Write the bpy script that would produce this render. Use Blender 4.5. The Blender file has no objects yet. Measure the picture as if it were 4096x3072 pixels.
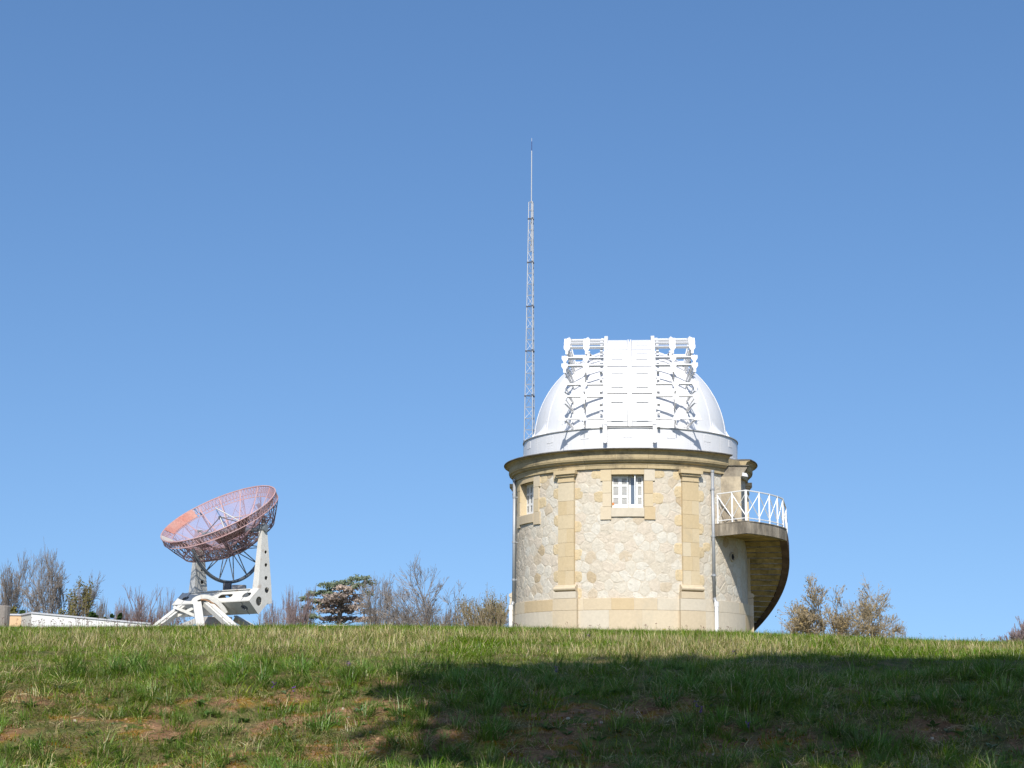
import bpy, bmesh, math, random
from mathutils import Vector, Matrix, noise
from mathutils.geometry import tessellate_polygon
random.seed(7)
R = math.radians
PI = math.pi
sc = bpy.context.scene
COL = sc.collection

# ------------------------------------------------------------------ camera
CAM = Vector((0, 0, 1.6)); FPX = 6800.0; PITCH = R(10.9); ROLL = R(.4)
cd = bpy.data.cameras.new('camera'); cam = bpy.data.objects.new('camera', cd); COL.objects.link(cam)
cd.sensor_width = 36; cd.lens = 36 * FPX / 4096; cd.clip_start = .1; cd.clip_end = 6000
FW = Vector((0, math.cos(PITCH), math.sin(PITCH)))
_u0 = Vector((0, -math.sin(PITCH), math.cos(PITCH)))
RT = math.cos(ROLL) * Vector((1, 0, 0)) + math.sin(ROLL) * _u0
UP = -math.sin(ROLL) * Vector((1, 0, 0)) + math.cos(ROLL) * _u0
cam.matrix_world = Matrix(((RT.x, UP.x, -FW.x, CAM.x), (RT.y, UP.y, -FW.y, CAM.y), (RT.z, UP.z, -FW.z, CAM.z), (0, 0, 0, 1)))
sc.camera = cam

# ------------------------------------------------------------------ sky and sun
SUN_EL = 43.0; SUN_ROT = 185.5
w = bpy.data.worlds.new('World'); sc.world = w; w.use_nodes = True
wn = w.node_tree
sky = wn.nodes.new('ShaderNodeTexSky'); sky.sky_type = 'NISHITA'; sky.sun_disc = False
sky.sun_elevation = R(SUN_EL); sky.sun_rotation = R(SUN_ROT)
sky.air_density = 1.15; sky.dust_density = .8; sky.ozone_density = 2.6; sky.altitude = 50
_tc = wn.nodes.new('ShaderNodeTexCoord'); _ad = wn.nodes.new('ShaderNodeVectorMath'); _ad.operation = 'MULTIPLY_ADD'
_ad.inputs[1].default_value = (1, 1, .90); _ad.inputs[2].default_value = (0, 0, .17)
_nm = wn.nodes.new('ShaderNodeVectorMath'); _nm.operation = 'NORMALIZE'
wn.links.new(_tc.outputs['Generated'], _ad.inputs[0]); wn.links.new(_ad.outputs[0], _nm.inputs[0]); wn.links.new(_nm.outputs[0], sky.inputs['Vector'])
_hs = wn.nodes.new('ShaderNodeHueSaturation'); _hs.inputs['Saturation'].default_value = 1.16
wn.links.new(sky.outputs[0], _hs.inputs['Color']); _tn = wn.nodes.new('ShaderNodeMix'); _tn.data_type = 'RGBA'; _tn.blend_type = 'MULTIPLY'; _tn.inputs[0].default_value = 1; _tn.inputs[7].default_value = (.85, .865, .92, 1)
wn.links.new(_hs.outputs[0], _tn.inputs[6]); wn.links.new(_tn.outputs[2], wn.nodes['Background'].inputs[0])
wn.nodes['Background'].inputs[1].default_value = .125
sl = bpy.data.lights.new('sun', 'SUN'); sl.energy = 4.4; sl.angle = R(.53); sl.color = (1, .955, .88)
so = bpy.data.objects.new('sun', sl); COL.objects.link(so)
_h = R(SUN_ROT)
SUN = Vector((math.sin(_h) * math.cos(R(SUN_EL)), math.cos(_h) * math.cos(R(SUN_EL)), math.sin(R(SUN_EL))))
so.rotation_euler = SUN.to_track_quat('Z', 'Y').to_euler()
so.location = (0, -20, 60)
sc.view_settings.view_transform = 'Standard'; sc.view_settings.look = 'None'
sc.view_settings.gamma = 1; sc.view_settings.exposure = .46; sc.view_settings.use_curve_mapping = False
sc.cycles.max_bounces = 6; sc.cycles.transparent_max_bounces = 16
sc.cycles.use_denoising = True

def ray(px, py):
    return FW + RT * ((px - 2048) / FPX) + UP * ((1536 - py) / FPX)
def P(px, py, d):
    v = ray(px, py); return CAM + v * (d / v.y)
def slope(px, py):
    v = ray(px, py); return v.z / v.y

# ------------------------------------------------------------------ mesh helpers
class MB:
    def __init__(s): s.v = []; s.f = []
    def add(s, vs, fs):
        o = len(s.v); s.v.extend([tuple(v) for v in vs]); s.f.extend([tuple(i + o for i in f) for f in fs])
    def box(s, x0, x1, y0, y1, z0, z1):
        s.hexa([(x0,y0,z0),(x1,y0,z0),(x1,y1,z0),(x0,y1,z0),(x0,y0,z1),(x1,y0,z1),(x1,y1,z1),(x0,y1,z1)])
    def hexa(s, v):
        s.add(v, [(3,2,1,0),(4,5,6,7),(0,1,5,4),(1,2,6,5),(2,3,7,6),(3,0,4,7)])
    def obox(s, c, ax, ay, az, hx, hy, hz):
        c = Vector(c); ax = Vector(ax); ay = Vector(ay); az = Vector(az)
        s.hexa([c + ax*i*hx + ay*j*hy + az*k*hz for k in (-1,1) for (i,j) in ((-1,-1),(1,-1),(1,1),(-1,1))])
    def tube(s, p0, p1, r0, r1=None, n=6, cap=True):
        p0 = Vector(p0); p1 = Vector(p1); r1 = r0 if r1 is None else r1
        d = p1 - p0
        if d.length < 1e-6: return
        d.normalize(); a = d.orthogonal().normalized(); b = d.cross(a)
        vs = []
        for p, r in ((p0, r0), (p1, r1)):
            for i in range(n):
                t = 2*PI*i/n; vs.append(p + a*(r*math.cos(t)) + b*(r*math.sin(t)))
        fs = [(i, (i+1) % n, n+(i+1) % n, n+i) for i in range(n)]
        if cap: fs += [tuple(range(n-1, -1, -1)), tuple(range(n, 2*n))]
        s.add(vs, fs)
    def path(s, pts, r, n=6):
        for a, b in zip(pts[:-1], pts[1:]): s.tube(a, b, r, r, n)
    def bar(s, p0, p1, w, h, up=(0,0,1)):
        p0 = Vector(p0); p1 = Vector(p1); d = p1-p0; L = d.length
        if L < 1e-6: return
        d /= L; u = Vector(up); sd = d.cross(u)
        if sd.length < 1e-3: sd = d.orthogonal()
        sd.normalize(); uu = sd.cross(d)
        s.obox((p0+p1)/2, d, sd, uu, L/2, w/2, h/2)
    def lathe(s, prof, a0=0, a1=360, n=64, closed=False):
        # prof: (r, z); angle 0 looks along -y
        full = abs(a1-a0) >= 359.9
        m = n if full else n+1
        vs = []
        for i in range(m):
            t = R(a0 + (a1-a0)*i/n)
            for (r, z) in prof: vs.append((r*math.sin(t), -r*math.cos(t), z))
        k = len(prof); fs = []
        for i in range(n):
            j = (i+1) % m
            for q in range(k if closed else k-1):
                q2 = (q+1) % k
                fs.append((i*k+q, j*k+q, j*k+q2, i*k+q2))
        if closed and not full:
            fs.append(tuple(range(k-1, -1, -1))); fs.append(tuple((m-1)*k+q for q in range(k)))
        s.add(vs, fs)
    def cblock(s, r0, r1, a0, a1, z0, z1, ch=0.0):
        n = max(1, int(abs(a1-a0)/4+.99))
        if ch: prof = [(r0,z0),(r1-ch,z0),(r1,z0+ch),(r1,z1-ch),(r1-ch,z1),(r0,z1)]
        else: prof = [(r0,z0),(r1,z0),(r1,z1),(r0,z1)]
        s.lathe(prof, a0, a1, n, closed=True)
    def plate(s, outer, holes, o, u, v, th):
        """flat plate with holes: 2D outline in axes u,v at origin o, thickness along u x v"""
        o = Vector(o); u = Vector(u).normalized(); v = Vector(v).normalized(); w_ = u.cross(v)
        loops = [outer] + holes
        tri = tessellate_polygon([[Vector((x, y, 0)) for x, y in L] for L in loops])
        flat = [p for L in loops for p in L]
        n = len(flat)
        vs = [o + u*x + v*y + w_*(th/2) for x, y in flat] + [o + u*x + v*y - w_*(th/2) for x, y in flat]
        fs = [tuple(t) for t in tri] + [tuple(i+n for i in reversed(t)) for t in tri]
        k = 0
        for L in loops:
            m = len(L)
            for i in range(m):
                a = k+i; b = k+(i+1) % m; fs.append((a, b, b+n, a+n))
            k += m
        s.add(vs, fs)
    def mesh(s, name, smooth=False):
        me = bpy.data.meshes.new(name); me.from_pydata(s.v, [], s.f)
        me.update()
        bm = bmesh.new(); bm.from_mesh(me); bmesh.ops.recalc_face_normals(bm, faces=bm.faces); bm.to_mesh(me); bm.free()
        if smooth: me.shade_smooth()
        return me

def props(o, label=None, cat=None, group=None, kind=None):
    if label: o['label'] = label
    if cat: o['category'] = cat
    if group: o['group'] = group
    if kind: o['kind'] = kind
    return o
def link(name, me, mat, parent=None, loc=None, **k):
    if me is not None and mat is not None and len(me.materials) == 0: me.materials.append(mat)
    o = bpy.data.objects.new(name, me); COL.objects.link(o)
    if parent: o.parent = parent
    if loc is not None: o.location = loc
    return props(o, **k)
def obj(name, mb, mat, parent=None, smooth=False, loc=None, **k):
    return link(name, mb.mesh(name, smooth), mat, parent, loc, **k)
def empty(name, loc, rz=0, **k):
    o = bpy.data.objects.new(name, None); COL.objects.link(o); o.location = loc; o.rotation_euler = (0, 0, rz)
    o.empty_display_size = .3
    return props(o, **k)

# ------------------------------------------------------------------ materials
def mat(name, c, rough=.8, spec=.3, metal=0, var=.12, scale=3, c2=None, mix2=.5, bump=0, bscale=20, stain=None, stscale=1.2, stlo=.52, sthi=.68, objvar=0, ramp=None, coords='Object', stretch=(1,1,1)):
    m = bpy.data.materials.new(name); m.use_nodes = True
    nt = m.node_tree; N = nt.nodes; L = nt.links
    b = N['Principled BSDF']; b.inputs['Roughness'].default_value = rough
    b.inputs['Specular IOR Level'].default_value = spec; b.inputs['Metallic'].default_value = metal
    tc = N.new('ShaderNodeTexCoord'); mp = N.new('ShaderNodeMapping'); mp.inputs['Scale'].default_value = stretch
    L.new(tc.outputs[coords], mp.inputs[0])
    def ns(sca, det=5, r=.6):
        t = N.new('ShaderNodeTexNoise'); t.inputs['Scale'].default_value = sca; t.inputs['Detail'].default_value = det
        t.inputs['Roughness'].default_value = r; L.new(mp.outputs[0], t.inputs['Vector']); return t.outputs['Fac']
    def mr(x, a, b_, lo, hi):
        t = N.new('ShaderNodeMapRange'); t.inputs[1].default_value = a; t.inputs[2].default_value = b_
        t.inputs[3].default_value = lo; t.inputs[4].default_value = hi; L.new(x, t.inputs[0]); return t.outputs[0]
    def mixc(f, A, B, blend='MIX'):
        t = N.new('ShaderNodeMix'); t.data_type = 'RGBA'; t.blend_type = blend
        if isinstance(f, float): t.inputs[0].default_value = f
        else: L.new(f, t.inputs[0])
        for i, X in ((6, A), (7, B)):
            if isinstance(X, tuple): t.inputs[i].default_value = (*X[:3], 1)
            else: L.new(X, t.inputs[i])
        return t.outputs[2]
    if ramp:
        oi = N.new('ShaderNodeObjectInfo'); cr = N.new('ShaderNodeValToRGB')
        cr.color_ramp.interpolation = 'CONSTANT'
        while len(cr.color_ramp.elements) < len(ramp): cr.color_ramp.elements.new(.5)
        for e, (p_, cc) in zip(cr.color_ramp.elements, ramp): e.position = p_; e.color = (*cc, 1)
        L.new(oi.outputs['Random'], cr.inputs[0]); col = cr.outputs[0]
    else: col = c
    if c2: col = mixc(mr(ns(scale*.6), .5-.12, .5+.12, 0, mix2), col, c2)
    f = mr(ns(scale*4, 6, .7), .3, .7, 1-var, 1+var)
    col = mixc(1.0, col, N_rgb(N, L, f), 'MULTIPLY')
    if objvar:
        oi = N.new('ShaderNodeObjectInfo'); g = mr(oi.outputs['Random'], 0, 1, 1-objvar, 1+objvar)
        col = mixc(1.0, col, N_rgb(N, L, g), 'MULTIPLY')
    if stain: col = mixc(mr(ns(stscale, 8, .7), stlo, sthi, 0, .85), col, stain)
    L.new(col, b.inputs['Base Color'])
    if bump:
        bp = N.new('ShaderNodeBump'); bp.inputs['Strength'].default_value = bump; bp.inputs['Distance'].default_value = .02
        L.new(ns(bscale, 6, .65), bp.inputs['Height']); L.new(bp.outputs[0], b.inputs['Normal'])
    return m
def N_rgb(N, L, f):
    t = N.new('ShaderNodeCombineColor')
    for i in range(3): L.new(f, t.inputs[i])
    return t.outputs[0]

M = {}
M['mortar'] = mat('lime_mortar', (.52,.465,.375), .95, .1, var=.12, scale=2, c2=(.47,.41,.32), bump=.6, bscale=18)
_cream = [(0, (.53,.485,.40)), (.24, (.51,.455,.365)), (.42, (.55,.515,.44)), (.60, (.525,.46,.37)), (.78, (.54,.50,.42)), (.93, (.48,.405,.30)), (.98, (.42,.335,.22))]
M['stone'] = mat('rubble_stone', (.5,.45,.37), .95, .1, var=.12, scale=2.2, bump=.75, bscale=13, ramp=_cream, stain=(.43,.37,.29), stscale=3.2, stlo=.60, sthi=.80)
M['stone_mass'] = mat('rubble_stone_mass', (.49,.44,.36), .95, .1, var=.15, scale=2.2, bump=1.0, bscale=13, c2=(.44,.37,.28), stain=(.33,.28,.21), stscale=2.2, stlo=.58, sthi=.75)
_ash = [(0, (.51,.405,.25)), (.3, (.53,.435,.285)), (.55, (.50,.395,.24)), (.75, (.54,.46,.325)), (.9, (.52,.42,.27))]
M['ashlar'] = mat('dressed_limestone', (.5,.4,.25), .9, .15, var=.06, scale=2.5, bump=.25, bscale=30, ramp=_ash, stain=(.40,.34,.24), stscale=1.1, stlo=.56, sthi=.8)
_pale = [(0, (.52,.43,.30)), (.35, (.55,.465,.335)), (.6, (.50,.39,.24)), (.8, (.53,.47,.37))]
M['ashlar_pale'] = mat('pale_limestone', (.5,.43,.3), .9, .15, var=.06, scale=2.5, bump=.25, bscale=30, ramp=_pale, stain=(.42,.37,.28), stscale=.9, stlo=.56, sthi=.8)
M['quoin'] = mat('yellow_quoin_stone', (.52,.42,.265), .95, .1, var=.13, scale=3, bump=.8, bscale=16, objvar=.06)
M['cornice'] = mat('weathered_cornice_stone', (.40,.32,.19), .92, .15, var=.12, scale=2, bump=.4, bscale=20, stain=(.11,.095,.07), stscale=1.6, stlo=.50, sthi=.70, objvar=.08)
M['cornice_top'] = mat('lichen_blackened_stone', (.15,.135,.11), .95, .1, var=.25, scale=3, bump=.5, bscale=20, stain=(.055,.05,.043), stscale=2, stlo=.45, sthi=.65)
M['portal'] = mat('stained_render', (.45,.38,.27), .92, .12, var=.1, scale=2, bump=.3, stain=(.17,.145,.115), stscale=1.1, stlo=.44, sthi=.64, stretch=(1,1,.6))
M['balc'] = mat('streaked_concrete_edge', (.36,.31,.24), .92, .12, var=.14, scale=3, bump=.4, stain=(.12,.105,.085), stscale=2.2, stlo=.42, sthi=.62, stretch=(1,1,.3))
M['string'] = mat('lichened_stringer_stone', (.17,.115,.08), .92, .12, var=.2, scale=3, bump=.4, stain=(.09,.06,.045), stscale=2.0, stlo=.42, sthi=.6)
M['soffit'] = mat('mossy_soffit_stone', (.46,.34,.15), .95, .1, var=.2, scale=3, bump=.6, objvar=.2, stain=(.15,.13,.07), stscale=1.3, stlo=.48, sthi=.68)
M['white'] = mat('white_dome_paint', (.64,.64,.645), .42, .45, var=.035, scale=1.5, bump=.03, bscale=6, stain=(.50,.48,.44), stscale=1.4, stlo=.56, sthi=.80, stretch=(1.6,1.6,.5))
M['white2'] = mat('white_metalwork_paint', (.62,.62,.62), .45, .4, var=.05, scale=4, stain=(.55,.48,.40), stscale=3.5, stlo=.66, sthi=.8)
M['seam_shade'] = mat('seam_gap_shade', (.15,.15,.155), .6, .3, var=.1, scale=5)  # shade in the gaps between shutter panels, put into a dark grey
M['shutter'] = mat('white_shutter_paint', (.72,.72,.70), .5, .35, var=.04, scale=5)
M['louver'] = mat('grey_white_louvre_paint', (.55,.55,.53), .6, .3, var=.06, scale=5)
M['rail'] = mat('white_railing_paint', (.74,.74,.73), .45, .4, var=.06, scale=8, stain=(.4,.33,.26), stscale=6, stlo=.68, sthi=.8)
M['zinc'] = mat('zinc_grey', (.33,.345,.36), .5, .4, metal=.3, var=.08, scale=4)
M['pvc'] = mat('white_drain_plastic', (.75,.75,.74), .4, .4, var=.03)
M['dark'] = mat('dark_void', (.02,.02,.022), .9, .1)
M['antenna_white'] = mat('chipped_antenna_paint', (.56,.55,.51), .7, .3, var=.1, scale=1.5, c2=(.48,.47,.42), bump=.1, stain=(.30,.19,.11), stscale=1.5, stlo=.58, sthi=.72)
M['antenna_grey'] = mat('grey_steel_arc', (.18,.20,.215), .6, .4, metal=.2, var=.12, scale=2, stain=(.16,.08,.05), stscale=2, stlo=.6, sthi=.72)
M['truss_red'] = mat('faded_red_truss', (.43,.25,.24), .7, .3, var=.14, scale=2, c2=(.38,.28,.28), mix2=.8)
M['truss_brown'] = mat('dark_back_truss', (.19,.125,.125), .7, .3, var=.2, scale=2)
M['panel_red'] = mat('solid_red_panel', (.38,.165,.13), .75, .25, var=.2, scale=2, c2=(.42,.27,.23), stain=(.42,.35,.28), stscale=2, stlo=.62, sthi=.75)
M['panel_orange'] = mat('rust_orange_panel', (.34,.11,.035), .8, .2, var=.2, scale=2)
M['panel_grey'] = mat('greyed_panel', (.42,.39,.36), .8, .2, var=.15, scale=2)
M['galv'] = mat('galvanised_lattice_steel', (.42,.43,.44), .45, .4, metal=.3, var=.06)
M['darksteel'] = mat('dark_steel_flange', (.10,.10,.11), .6, .3)
M['bluetube'] = mat('dark_blue_lamp_tube', (.03,.05,.16), .5, .4)
M['render_white'] = mat('white_cladding', (.68,.68,.65), .8, .2, var=.04, scale=2, stretch=(4,4,.3))
M['render_peach'] = mat('peach_render', (.58,.40,.24), .85, .2, var=.05)
M['render_grey'] = mat('grey_white_cladding', (.50,.49,.44), .85, .2, var=.05)
M['coping'] = mat('grey_metal_coping', (.45,.46,.48), .5, .4)
M['oldwood'] = mat('weathered_grey_wood', (.27,.24,.21), .95, .1, var=.3, scale=6, bump=.8, bscale=30, stretch=(6,6,.5), stain=(.10,.09,.08), stscale=4)
M['bark'] = mat('grey_brown_bark', (.16,.135,.11), .95, .1, var=.2, scale=3)
M['bark_yellow'] = mat('lichen_yellow_bark', (.27,.235,.13), .95, .1, var=.2, scale=3)
M['twig'] = mat('purplish_twigs', (.235,.205,.18), .95, .1, var=.2, scale=1)
M['twig_red'] = mat('reddish_twigs', (.25,.19,.18), .95, .1, var=.2, scale=1)
M['twig_tan'] = mat('tan_twigs', (.31,.25,.16), .95, .1, var=.2, scale=1)

def leafmat(name, c, var=.35, trans=.35):
    m = bpy.data.materials.new(name); m.use_nodes = True
    nt = m.node_tree; N = nt.nodes; L = nt.links; N.clear()
    out = N.new('ShaderNodeOutputMaterial'); df = N.new('ShaderNodeBsdfDiffuse'); tr = N.new('ShaderNodeBsdfTranslucent'); mx = N.new('ShaderNodeMixShader')
    tc = N.new('ShaderNodeTexCoord'); ns = N.new('ShaderNodeTexNoise'); ns.inputs['Scale'].default_value = 1.7; ns.inputs['Detail'].default_value = 5
    L.new(tc.outputs['Object'], ns.inputs['Vector'])
    mr = N.new('ShaderNodeMapRange'); mr.inputs[1].default_value = .3; mr.inputs[2].default_value = .7; mr.inputs[3].default_value = 1-var; mr.inputs[4].default_value = 1+var
    L.new(ns.outputs['Fac'], mr.inputs[0])
    mm = N.new('ShaderNodeMix'); mm.data_type = 'RGBA'; mm.blend_type = 'MULTIPLY'; mm.inputs[0].default_value = 1
    mm.inputs[6].default_value = (*c, 1); L.new(N_rgb(N, L, mr.outputs[0]), mm.inputs[7])
    L.new(mm.outputs[2], df.inputs[0]); L.new(mm.outputs[2], tr.inputs[0]); mx.inputs[0].default_value = trans
    L.new(df.outputs[0], mx.inputs[1]); L.new(tr.outputs[0], mx.inputs[2]); L.new(mx.outputs[0], out.inputs[0])
    return m
M['leaf_dark'] = leafmat('dark_evergreen_leaf', (.045,.075,.025))
M['leaf_olive'] = leafmat('young_olive_leaf', (.17,.155,.055))
M['leaf_tan'] = leafmat('tan_catkins', (.30,.22,.10))
M['cedar_green'] = leafmat('cedar_needles', (.20,.24,.155), trans=.4)
M['cedar_dead'] = leafmat('dry_pinkish_cedar_needles', (.52,.42,.34), trans=.4)
M['cedar_brown'] = leafmat('brown_cedar_needles', (.40,.33,.28), trans=.4)

def bladesmat():
    m = bpy.data.materials.new('grass_blades'); m.use_nodes = True
    nt = m.node_tree; N = nt.nodes; L = nt.links; N.clear()
    out = N.new('ShaderNodeOutputMaterial'); at = N.new('ShaderNodeAttribute'); at.attribute_name = 'tint'
    oi = N.new('ShaderNodeObjectInfo')
    hs = N.new('ShaderNodeHueSaturation')
    def mr(a, b, src):
        t = N.new('ShaderNodeMapRange'); t.inputs[3].default_value = a; t.inputs[4].default_value = b; L.new(src, t.inputs[0]); return t.outputs[0]
    L.new(mr(.48, .515, oi.outputs['Random']), hs.inputs['Hue'])
    wn_ = N.new('ShaderNodeTexWhiteNoise'); wn_.noise_dimensions = '1D'; L.new(oi.outputs['Random'], wn_.inputs['W'])
    L.new(mr(.82, 1.42, wn_.outputs['Value']), hs.inputs['Value']); L.new(at.outputs['Color'], hs.inputs['Color'])
    df = N.new('ShaderNodeBsdfDiffuse'); tr = N.new('ShaderNodeBsdfTranslucent'); gl = N.new('ShaderNodeBsdfGlossy'); gl.inputs['Roughness'].default_value = .45
    gl.inputs['Color'].default_value = (.9,.9,.9,1)
    m1 = N.new('ShaderNodeMixShader'); m1.inputs[0].default_value = .3; m2 = N.new('ShaderNodeMixShader'); m2.inputs[0].default_value = .035
    hs.inputs['Saturation'].default_value = 1.18; L.new(hs.outputs[0], df.inputs[0]); L.new(hs.outputs[0], tr.inputs[0])
    L.new(df.outputs[0], m1.inputs[1]); L.new(tr.outputs[0], m1.inputs[2]); L.new(m1.outputs[0], m2.inputs[1]); L.new(gl.outputs[0], m2.inputs[2]); L.new(m2.outputs[0], out.inputs[0])
    return m
M['blades'] = bladesmat()

def meshskin():
    m = bpy.data.materials.new('lilac_wire_mesh'); m.use_nodes = True
    nt = m.node_tree; N = nt.nodes; L = nt.links; N.clear()
    out = N.new('ShaderNodeOutputMaterial'); df = N.new('ShaderNodeBsdfDiffuse'); tp = N.new('ShaderNodeBsdfTransparent'); mx = N.new('ShaderNodeMixShader')
    tc = N.new('ShaderNodeTexCoord'); ns = N.new('ShaderNodeTexNoise'); ns.inputs['Scale'].default_value = .8; ns.inputs['Detail'].default_value = 4
    L.new(tc.outputs['Object'], ns.inputs['Vector'])
    mr = N.new('ShaderNodeMapRange'); mr.inputs[1].default_value = .35; mr.inputs[2].default_value = .65; mr.inputs[3].default_value = .36; mr.inputs[4].default_value = .52
    L.new(ns.outputs['Fac'], mr.inputs[0]); L.new(mr.outputs[0], mx.inputs[0])
    df.inputs[0].default_value = (.42,.31,.37,1)
    L.new(tp.outputs[0], mx.inputs[1]); L.new(df.outputs[0], mx.inputs[2]); L.new(mx.outputs[0], out.inputs[0])
    return m
M['mesh'] = meshskin()
g = bpy.data.materials.new('window_glass'); g.use_nodes = True
_b = g.node_tree.nodes['Principled BSDF']; _b.inputs['Base Color'].default_value = (.10,.13,.17,1); _b.inputs['Roughness'].default_value = .06; _b.inputs['Specular IOR Level'].default_value = .9
M['glass'] = g

# ------------------------------------------------------------------ terrain
def lerp_tab(tab, x):
    if x <= tab[0][0]: return tab[0][1]
    for (a, va), (b, vb) in zip(tab[:-1], tab[1:]):
        if x <= b:
            t = (x-a)/(b-a); return va+(vb-va)*t
    return tab[-1][1]
_TP = [(7.5,3560),(9,3380),(10.5,3200),(12,3050),(12.7,2925),(13.4,2815),(14.2,2735),(15.2,2690),(17,2645),(20,2605),(24,2570),(30,2546),(36,2538),(62,2534)]
_TS = [(d, slope(2500, y)) for d, y in _TP]
def _catmull(tab, x):
    n = len(tab)
    if x <= tab[0][0]: return tab[0][1]
    if x >= tab[-1][0]: return tab[-1][1]
    for i in range(n-1):
        if x <= tab[i+1][0]: break
    (x1, y1), (x2, y2) = tab[i], tab[i+1]
    x0, y0 = tab[max(i-1, 0)]; x3, y3 = tab[min(i+2, n-1)]
    m1 = (y2-y0)/(x2-x0) if x2 != x0 else 0; m2 = (y3-y1)/(x3-x1) if x3 != x1 else 0
    h = x2-x1; t = (x-x1)/h
    return (2*t**3-3*t*t+1)*y1 + (t**3-2*t*t+t)*h*m1 + (-2*t**3+3*t*t)*y2 + (t**3-t*t)*h*m2
_CR = [(-2500,2508),(0,2507),(1500,2500),(2100,2507),(2500,2520),(3000,2528),(3500,2553),(4096,2569),(6500,2610)]
_CT = [(px, slope(px, y)-slope(2500, 2520)) for px, y in _CR]
def sstep(a, b, x):
    t = min(1, max(0, (x-a)/(b-a))); return t*t*(3-2*t)
def gz(x, y):
    if y < 7.5: 
        z75 = CAM.z + 7.5*_TS[0][1]
        return z75*0 + (z75)*sstep(-2, 7.5, y)*1.0
    az = max(-.45, min(.45, x/max(y, 12.0)))
    px = 2048 + 6925*az
    t = _catmull(_TS, min(y, 62))
    t += lerp_tab(_CT, px)*sstep(12, 28, y)
    z = CAM.z + min(y, 64)*t
    if y > 62:
        z += (4.0 - z)*sstep(66, 78, y)
    if y < 60:
        k = sstep(10, 12, y)*(1-sstep(17, 26, y))
        z += k*(.10*noise.noise((x*.55, y*.8, 3.1)) + .045*noise.noise((x*1.9, y*1.9, 7.7)))
        z += .02*sstep(16, 24, y)*noise.noise((x*.9, y*.6, 1.3))
    if 18 < y < 62: z += .045*sstep(18, 24, y)*(1-sstep(34, 45, y))*noise.noise((x*.45, y*.15, 11.5))
    return z
def bare(x, y):
    """1 = open soil, 0 = closed sward"""
    k = 1 - sstep(13.2, 14.6, y + .9*noise.noise((x*.5, 4.2, 0)))
    n = .8*noise.noise((x*1.3, y*1.9, 9.0)) + .6*noise.noise((x*3.1, y*3.9, 2.0))
    return k*sstep(.03, .40, n + .22*math.exp(-((x+.6)/1.3)**2) - .02)
def fr(a, b, s):
    n = max(1, int(round((b-a)/s))); return [a+(b-a)*i/n for i in range(n)]
ys = [-3000,-800,-200,-60,-30,-15,-8,-3] + fr(0, 9, 1) + fr(9, 17, .12) + fr(17, 32, .3) + fr(32, 80, 1.2) + fr(80, 160, 8) + [160,200,300,500,900,1600,3000]
xs = [-3000,-1200,-500,-220,-120,-80,-60,-48] + fr(-40, -20, 2) + fr(-20, -9, .6) + fr(-9, 9, .16) + fr(9, 20, .6) + fr(20, 40, 2) + [40,48,60,80,120,220,500,1200,3000]
vs = []; cov = []
for y in ys:
    for x in xs:
        vs.append((x, y, gz(x, y))); cov.append(bare(x, y) if 8 < y < 20 and abs(x) < 12 else 0.0)
nx = len(xs)
fs = [(j*nx+i, j*nx+i+1, (j+1)*nx+i+1, (j+1)*nx+i) for j in range(len(ys)-1) for i in range(nx-1)]
gme = bpy.data.meshes.new('ground'); gme.from_pydata(vs, [], fs); gme.shade_smooth()
at = gme.attributes.new('bare', 'FLOAT', 'POINT'); at.data.foreach_set('value', cov)
def groundmat():
    m = bpy.data.materials.new('soil_moss_and_turf'); m.use_nodes = True
    nt = m.node_tree; N = nt.nodes; L = nt.links; b = N['Principled BSDF']; b.inputs['Roughness'].default_value = .95; b.inputs['Specular IOR Level'].default_value = .1
    tc = N.new('ShaderNodeTexCoord')
    def ns(s, d=6, r=.65):
        t = N.new('ShaderNodeTexNoise'); t.inputs['Scale'].default_value = s; t.inputs['Detail'].default_value = d; t.inputs['Roughness'].default_value = r; L.new(tc.outputs['Object'], t.inputs['Vector']); return t.outputs['Fac']
    def mr(x, a, b_, lo=0, hi=1):
        t = N.new('ShaderNodeMapRange'); t.inputs[1].default_value = a; t.inputs[2].default_value = b_; t.inputs[3].default_value = lo; t.inputs[4].default_value = hi; L.new(x, t.inputs[0]); return t.outputs[0]
    def mx(f, A, B):
        t = N.new('ShaderNodeMix'); t.data_type = 'RGBA'; L.new(f, t.inputs[0])
        for i, X in ((6, A), (7, B)):
            if isinstance(X, tuple): t.inputs[i].default_value = (*X, 1)
            else: L.new(X, t.inputs[i])
        return t.outputs[2]
    soil = mx(mr(ns(9), .4, .62), (.17,.095,.05), (.28,.165,.09))
    soil = mx(mr(ns(3.1), .50, .58), soil, (.24,.135,.025))      # orange moss
    soil = mx(mr(ns(4.3), .55, .63), soil, (.075,.10,.022))     # green moss
    soil = mx(mr(ns(38), .60, .68), soil, (.36,.27,.16))         # crumbs and straw
    turf = mx(mr(ns(7), .4, .6), (.085,.105,.03), (.17,.13,.06))
    a = N.new('ShaderNodeAttribute'); a.attribute_name = 'bare'
    L.new(mx(mr(a.outputs['Fac'], .05, .4), turf, soil), b.inputs['Base Color'])
    bp = N.new('ShaderNodeBump'); bp.inputs['Strength'].default_value = .9; bp.inputs['Distance'].default_value = .05
    L.new(ns(24), bp.inputs['Height']); L.new(bp.outputs[0], b.inputs['Normal'])
    return m
link('ground', gme, groundmat(), kind='structure')

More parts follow.
